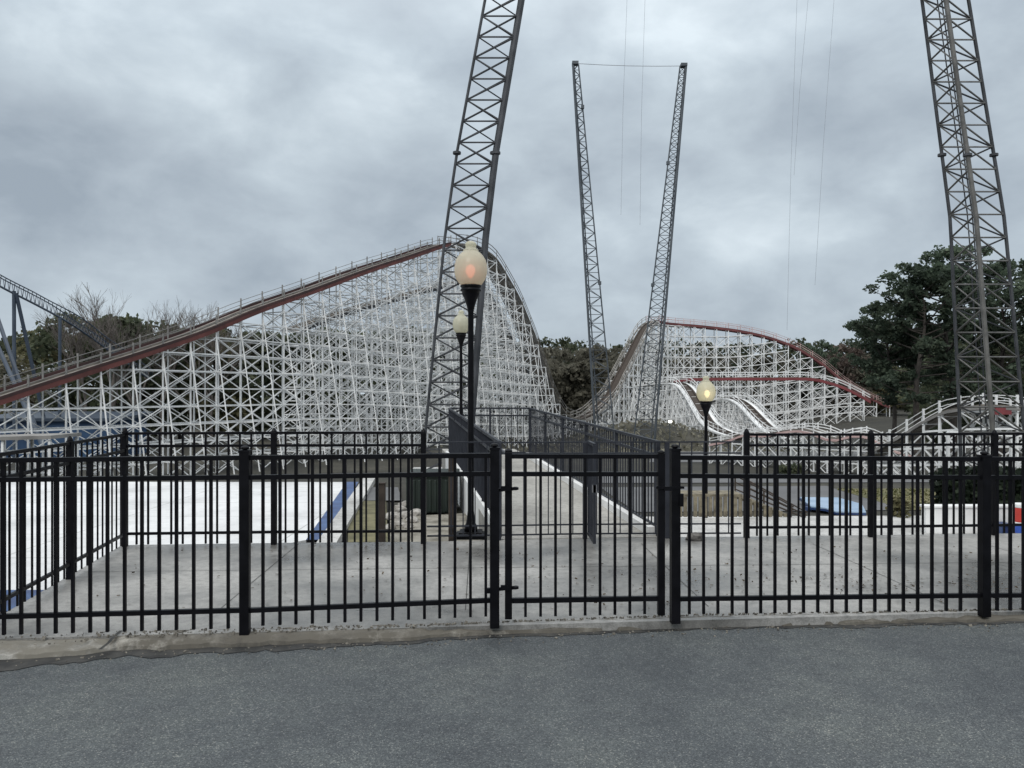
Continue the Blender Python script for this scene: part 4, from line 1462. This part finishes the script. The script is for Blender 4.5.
for px, yt, d, k, lab in ((86, 297, 84, 2, 'small bare tree left of the tallest bare tree'), (112, 279, 84, 0, 'tallest bare branching tree on the left skyline'), (134, 292, 86, 1, 'bare branching tree just right of the tallest bare one'),
                          (160, 301, 88, 2, 'broad bare tree in the middle of the left skyline'), (190, 297, 92, 0, 'thin bare tree touching the lift hill skyline'), (212, 301, 94, 1, 'last bare tree above the lift hill handrail')):
    place_tree('bare_tree', [BARE[k]], px, yt, d, lab, 'bare trees on the left skyline', .95, tr.uniform(0, 6))


# distant woods (masses)
def wood(name, label, seed, rows, mat, leaf, per, lobes, aspect):
    rng = np.random.default_rng(seed); r = random.Random(seed); allc = []
    for px0, px1, step, d0, d1, yt in rows:
        px = px0
        while px < px1:
            d = r.uniform(d0, d1); x = (px - HX) / F * d; gz = ground_z(x, d)
            h = CAMZ + (HY - (yt + r.uniform(-3, 5))) / F * d - gz
            w_ = r.uniform(.45, .65) * h
            c = crown_cloud(rng, h, w_, h * .06, lobes, per, leaf, .1)
            allc.append(c + np.array([x, d, gz]))
            px += step * r.uniform(.7, 1.3)
    c = np.concatenate(allc)
    me = quad_mesh(name, leaf_quads(rng, c, leaf, aspect), mat)
    o = bpy.data.objects.new(name, me); C.objects.link(o)
    tag(o, label, 'woodland', kind='stuff')


wood('evergreen_woodland', 'far dark evergreen wood along the horizon behind the coasters', 5, [(490, 960, 13, 205, 225, 340), (-120, 500, 22, 150, 165, 331), (940, 1200, 24, 120, 150, 325)], M['ever'], .62, 30, 36, 1.0)
wood('brown_woodland', 'far brown leafless wood in the gap between the coaster hills', 6, [(515, 660, 12, 176, 200, 347), (515, 640, 14, 160, 172, 362), (640, 900, 14, 180, 200, 356), (780, 900, 18, 170, 178, 380)], M['brown'], .5, 40, 36, 1.8)

# hedge and shrub on the right
def bush(name, boxes, n, leaf, mat, label, cat, seed):
    rng = np.random.default_rng(seed); cs = []
    for (x0, x1, y0, y1, z0, z1) in boxes:
        u = rng.uniform(size=(n, 3))
        edge = rng.integers(0, 3, size=n)
        p = np.stack([x0 + (x1 - x0) * u[:, 0], y0 + (y1 - y0) * u[:, 1], z0 + (z1 - z0) * u[:, 2] ** .8], axis=1)
        p[:, 2] += .10 * np.sin(p[:, 0] * 2.1) * ((p[:, 2] - z0) / (z1 - z0)) + rng.normal(scale=.04, size=n)
        p[:, :2] += rng.normal(scale=.05, size=(n, 2))
        p[:, 2] = np.maximum(p[:, 2], z0)
        cs.append(p)
    c = np.concatenate(cs)
    org = np.array([c[:, 0].mean(), c[:, 1].mean(), min(b[4] for b in boxes)])
    me = quad_mesh(name, leaf_quads(rng, c - org, leaf), mat)
    o = bpy.data.objects.new(name, me); C.objects.link(o); o.location = org
    tag(o, label, cat)


ha = P(953, 490, 20.0); hb = P(1130, 490, 20.0); hz = ground_z(ha.x, 20)
bush('hedge', [(ha.x, hb.x, 19.5, 21.0, hz, CAMZ + (HY - 474) / F * 20)], 9000, .13, M['hedge'], 'dark green hedge behind the low white wall at right', 'hedge', 3)
sp_ = G(899, 517, yz); 
bush('shrub', [(sp_.x - .18, sp_.x + .18, sp_.y - .15, sp_.y + .2, yz, yz + .34)], 260, .09, M['olive'], 'small brown-green shrub on the lower yard before the white wall', 'shrub', 4)
for px, py, d_, lab in ((785, 470, 43, 'dark bush at the far edge of the parking lot'), (797, 471, 42.5, 'second dark bush right beside another at the lot edge')):
    q_ = P(px, py, d_); gz_ = ground_z(q_.x, d_)
    bush('bush', [(q_.x - .3, q_.x + .3, d_ - .3, d_ + .3, gz_, gz_ + .7)], 260, .14, M['ever'], lab, 'bush', int(px))

rng = np.random.default_rng(12)
n = 5200
xx = rng.normal(17, 11, size=n); yy = rng.uniform(80, 128, size=n)
clump = np.sin(xx * 1.1) * np.sin(yy * .7 + xx * .4)
ok = clump + rng.normal(scale=.35, size=n) > 0.05
xx, yy = xx[ok], yy[ok]
zz = np.array([ground_z(a_, b_) for a_, b_ in zip(xx, yy)]) + np.abs(rng.normal(scale=.32, size=len(xx)))
me = quad_mesh('scrub', leaf_quads(rng, np.stack([xx, yy, zz], axis=1), .34, 1.4), M['brown']); o = bpy.data.objects.new('scrub', me); C.objects.link(o)
tag(o, 'brown scrub on the slope below the far coaster', 'scrub', kind='stuff')

# ground litter: dead leaves on the plaza, gravel along the kerb, dry grass
rng = np.random.default_rng(8)
n = 620
u = rng.uniform(size=(n, 2))
xx = -3.6 + 9.5 * u[:, 0]; yy = 5.75 + 2.6 * u[:, 1]
keep = ~((xx < -1.6) & (rng.uniform(size=n) < .55))
xx, yy = xx[keep], yy[keep]
extra = 330
xe = rng.normal(3.2, 1.3, size=extra); ye = rng.normal(6.55, .22, size=extra)
xx = np.concatenate([xx, xe]); yy = np.concatenate([yy, ye])
ok = (yy > 5.75) & (yy < 8.3)
xx, yy = xx[ok], yy[ok]
cen = np.stack([xx, yy, np.full(len(xx), .012)], axis=1)
q_ = leaf_quads(rng, cen, .013, 1.6, .85)
q_[:, :, 2] = np.maximum(q_[:, :, 2], .004)
me = quad_mesh('leaf_litter', q_, M['dead_leaf']); o = bpy.data.objects.new('leaf_litter', me); C.objects.link(o)
tag(o, 'dead brown leaves scattered over the damp plaza', 'leaf litter', kind='stuff')

m = MB(); gr = random.Random(4)
for k in range(1300):
    px = gr.uniform(-60, 1080)
    e = lerp_table(road_edge, px)
    d_front = G(px, e, RZ).y
    if gr.random() < .75: d_ = d_front + gr.uniform(.09, max(.12, fd(px) - d_front + .1)); z = 0.004
    else: d_ = d_front - abs(gr.gauss(0, .07)) - .01; z = RZ + .003
    if 90 > px > -20 and gr.random() < .6: continue
    s = gr.uniform(.004, .012) if gr.random() < .95 else gr.uniform(.012, .022)
    x = (px - HX) / F * d_
    R3 = Matrix.Rotation(gr.uniform(0, 6), 3, Vector((gr.uniform(-1, 1), gr.uniform(-1, 1), gr.uniform(-1, 1))).normalized())
    m.box((x, d_, z), (s, s * gr.uniform(.6, 1.3), s * gr.uniform(.5, .9)), R=R3)
o = m.build('gravel', M['gravel']); tag(o, 'loose gravel and grit along the broken kerb', 'gravel', kind='stuff')

rng = np.random.default_rng(9)
n = 5000
xx = rng.uniform(10.6, 30, size=n); yy = rng.uniform(20.6, 25.5, size=n)
zz = np.array([ground_z(a_, b_) for a_, b_ in zip(xx, yy)]) + .05
me = quad_mesh('grass', leaf_quads(rng, np.stack([xx, yy, zz], axis=1), .10, .35), M['grass']); o = bpy.data.objects.new('grass', me); C.objects.link(o)
tag(o, 'dry yellowish grass beyond the lower yard', 'grass', kind='stuff')

# ------------------------------------------------------------------ sky, sun, camera
SUN_EL, SUN_AZ = rd(42), rd(200)
w = bpy.data.worlds.new('World'); bpy.context.scene.world = w; w.use_nodes = True
nt = w.node_tree; nt.nodes.clear(); L = nt.links
out = nt.nodes.new('ShaderNodeOutputWorld')
sky = nt.nodes.new('ShaderNodeTexSky'); sky.sky_type = 'NISHITA'; sky.sun_disc = False; sky.sun_elevation = SUN_EL; sky.sun_rotation = SUN_AZ
bg1 = nt.nodes.new('ShaderNodeBackground'); bg1.inputs['Strength'].default_value = 0.06; L.new(sky.outputs[0], bg1.inputs['Color'])
tc = nt.nodes.new('ShaderNodeTexCoord')
sx = nt.nodes.new('ShaderNodeSeparateXYZ'); L.new(tc.outputs['Generated'], sx.inputs[0])


def mth(op, a, b=None, c=None):
    n_ = nt.nodes.new('ShaderNodeMath'); n_.operation = op
    for i, v_ in enumerate((a, b, c)):
        if v_ is None: continue
        if hasattr(v_, 'links'): L.new(v_, n_.inputs[i])
        else: n_.inputs[i].default_value = v_
    return n_.outputs[0]


mpg = nt.nodes.new('ShaderNodeMapping'); mpg.inputs['Scale'].default_value = (1.0, 1.0, 1.75); mpg.inputs['Location'].default_value = (2.3, 0.4, 1.1)
L.new(tc.outputs['Generated'], mpg.inputs['Vector'])
n1 = noise_node(nt, mpg.outputs[0], 2.3, 6, 0.5); n1.inputs['Distortion'].default_value = 0.1
n2 = noise_node(nt, mpg.outputs[0], 7.0, 8, 0.55); n2.inputs['Distortion'].default_value = 0.2
mixn = mth('ADD', mth('MULTIPLY', n1.outputs['Fac'], 0.62), mth('MULTIPLY', n2.outputs['Fac'], 0.38))
cr = ramp_node(nt, [(0.34, (0.305, 0.36, 0.42)), (0.44, (0.40, 0.462, 0.522)), (0.53, (0.49, 0.563, 0.622)), (0.64, (0.65, 0.73, 0.785))])
L.new(mixn, cr.inputs['Fac'])
# an overcast sky is brighter towards the zenith
mr = nt.nodes.new('ShaderNodeMapRange'); mr.interpolation_type = 'SMOOTHSTEP'
mr.inputs['From Min'].default_value = 0.30; mr.inputs['From Max'].default_value = 1.0; mr.inputs['To Min'].default_value = 1.0; mr.inputs['To Max'].default_value = 2.7
L.new(sx.outputs['Z'], mr.inputs['Value'])
wz = nt.nodes.new('ShaderNodeMapRange'); wz.inputs['From Min'].default_value = 0.4; wz.inputs['From Max'].default_value = 0.85; L.new(sx.outputs['Z'], wz.inputs['Value'])
bg2 = nt.nodes.new('ShaderNodeBackground'); L.new(mixc(nt, wz.outputs['Result'], cr.outputs['Color'], (0.555, 0.568, 0.575)), bg2.inputs['Color']); L.new(mr.outputs['Result'], bg2.inputs['Strength'])
mx = nt.nodes.new('ShaderNodeMixShader'); mx.inputs[0].default_value = 0.95
L.new(bg1.outputs[0], mx.inputs[1]); L.new(bg2.outputs[0], mx.inputs[2]); L.new(mx.outputs[0], out.inputs['Surface'])

sd = bpy.data.lights.new('sun', 'SUN'); sd.energy = 1.0; sd.angle = rd(25); sd.color = (1.0, 0.96, 0.90)
so = bpy.data.objects.new('sun', sd); C.objects.link(so)
dirv = Vector((math.sin(SUN_AZ) * math.cos(SUN_EL), math.cos(SUN_AZ) * math.cos(SUN_EL), math.sin(SUN_EL)))
so.rotation_euler = dirv.to_track_quat('Z', 'Y').to_euler(); so.location = (0, -10, 40)

cam = bpy.data.cameras.new('camera'); co = bpy.data.objects.new('camera', cam); C.objects.link(co)
cam.sensor_width = 36; cam.lens = 36 * F / 1024; cam.clip_start = .05; cam.clip_end = 3000
cam.shift_y = (HY - 384) / 1024
co.location = (0, 0, CAMZ); co.rotation_euler = (rd(90), 0, 0)
sc = bpy.context.scene; sc.camera = co
sc.view_settings.view_transform = 'Standard'; sc.view_settings.look = 'None'; sc.view_settings.exposure = 0.2; sc.view_settings.gamma = 1
sc.cycles.max_bounces = 6; sc.cycles.transparent_max_bounces = 8
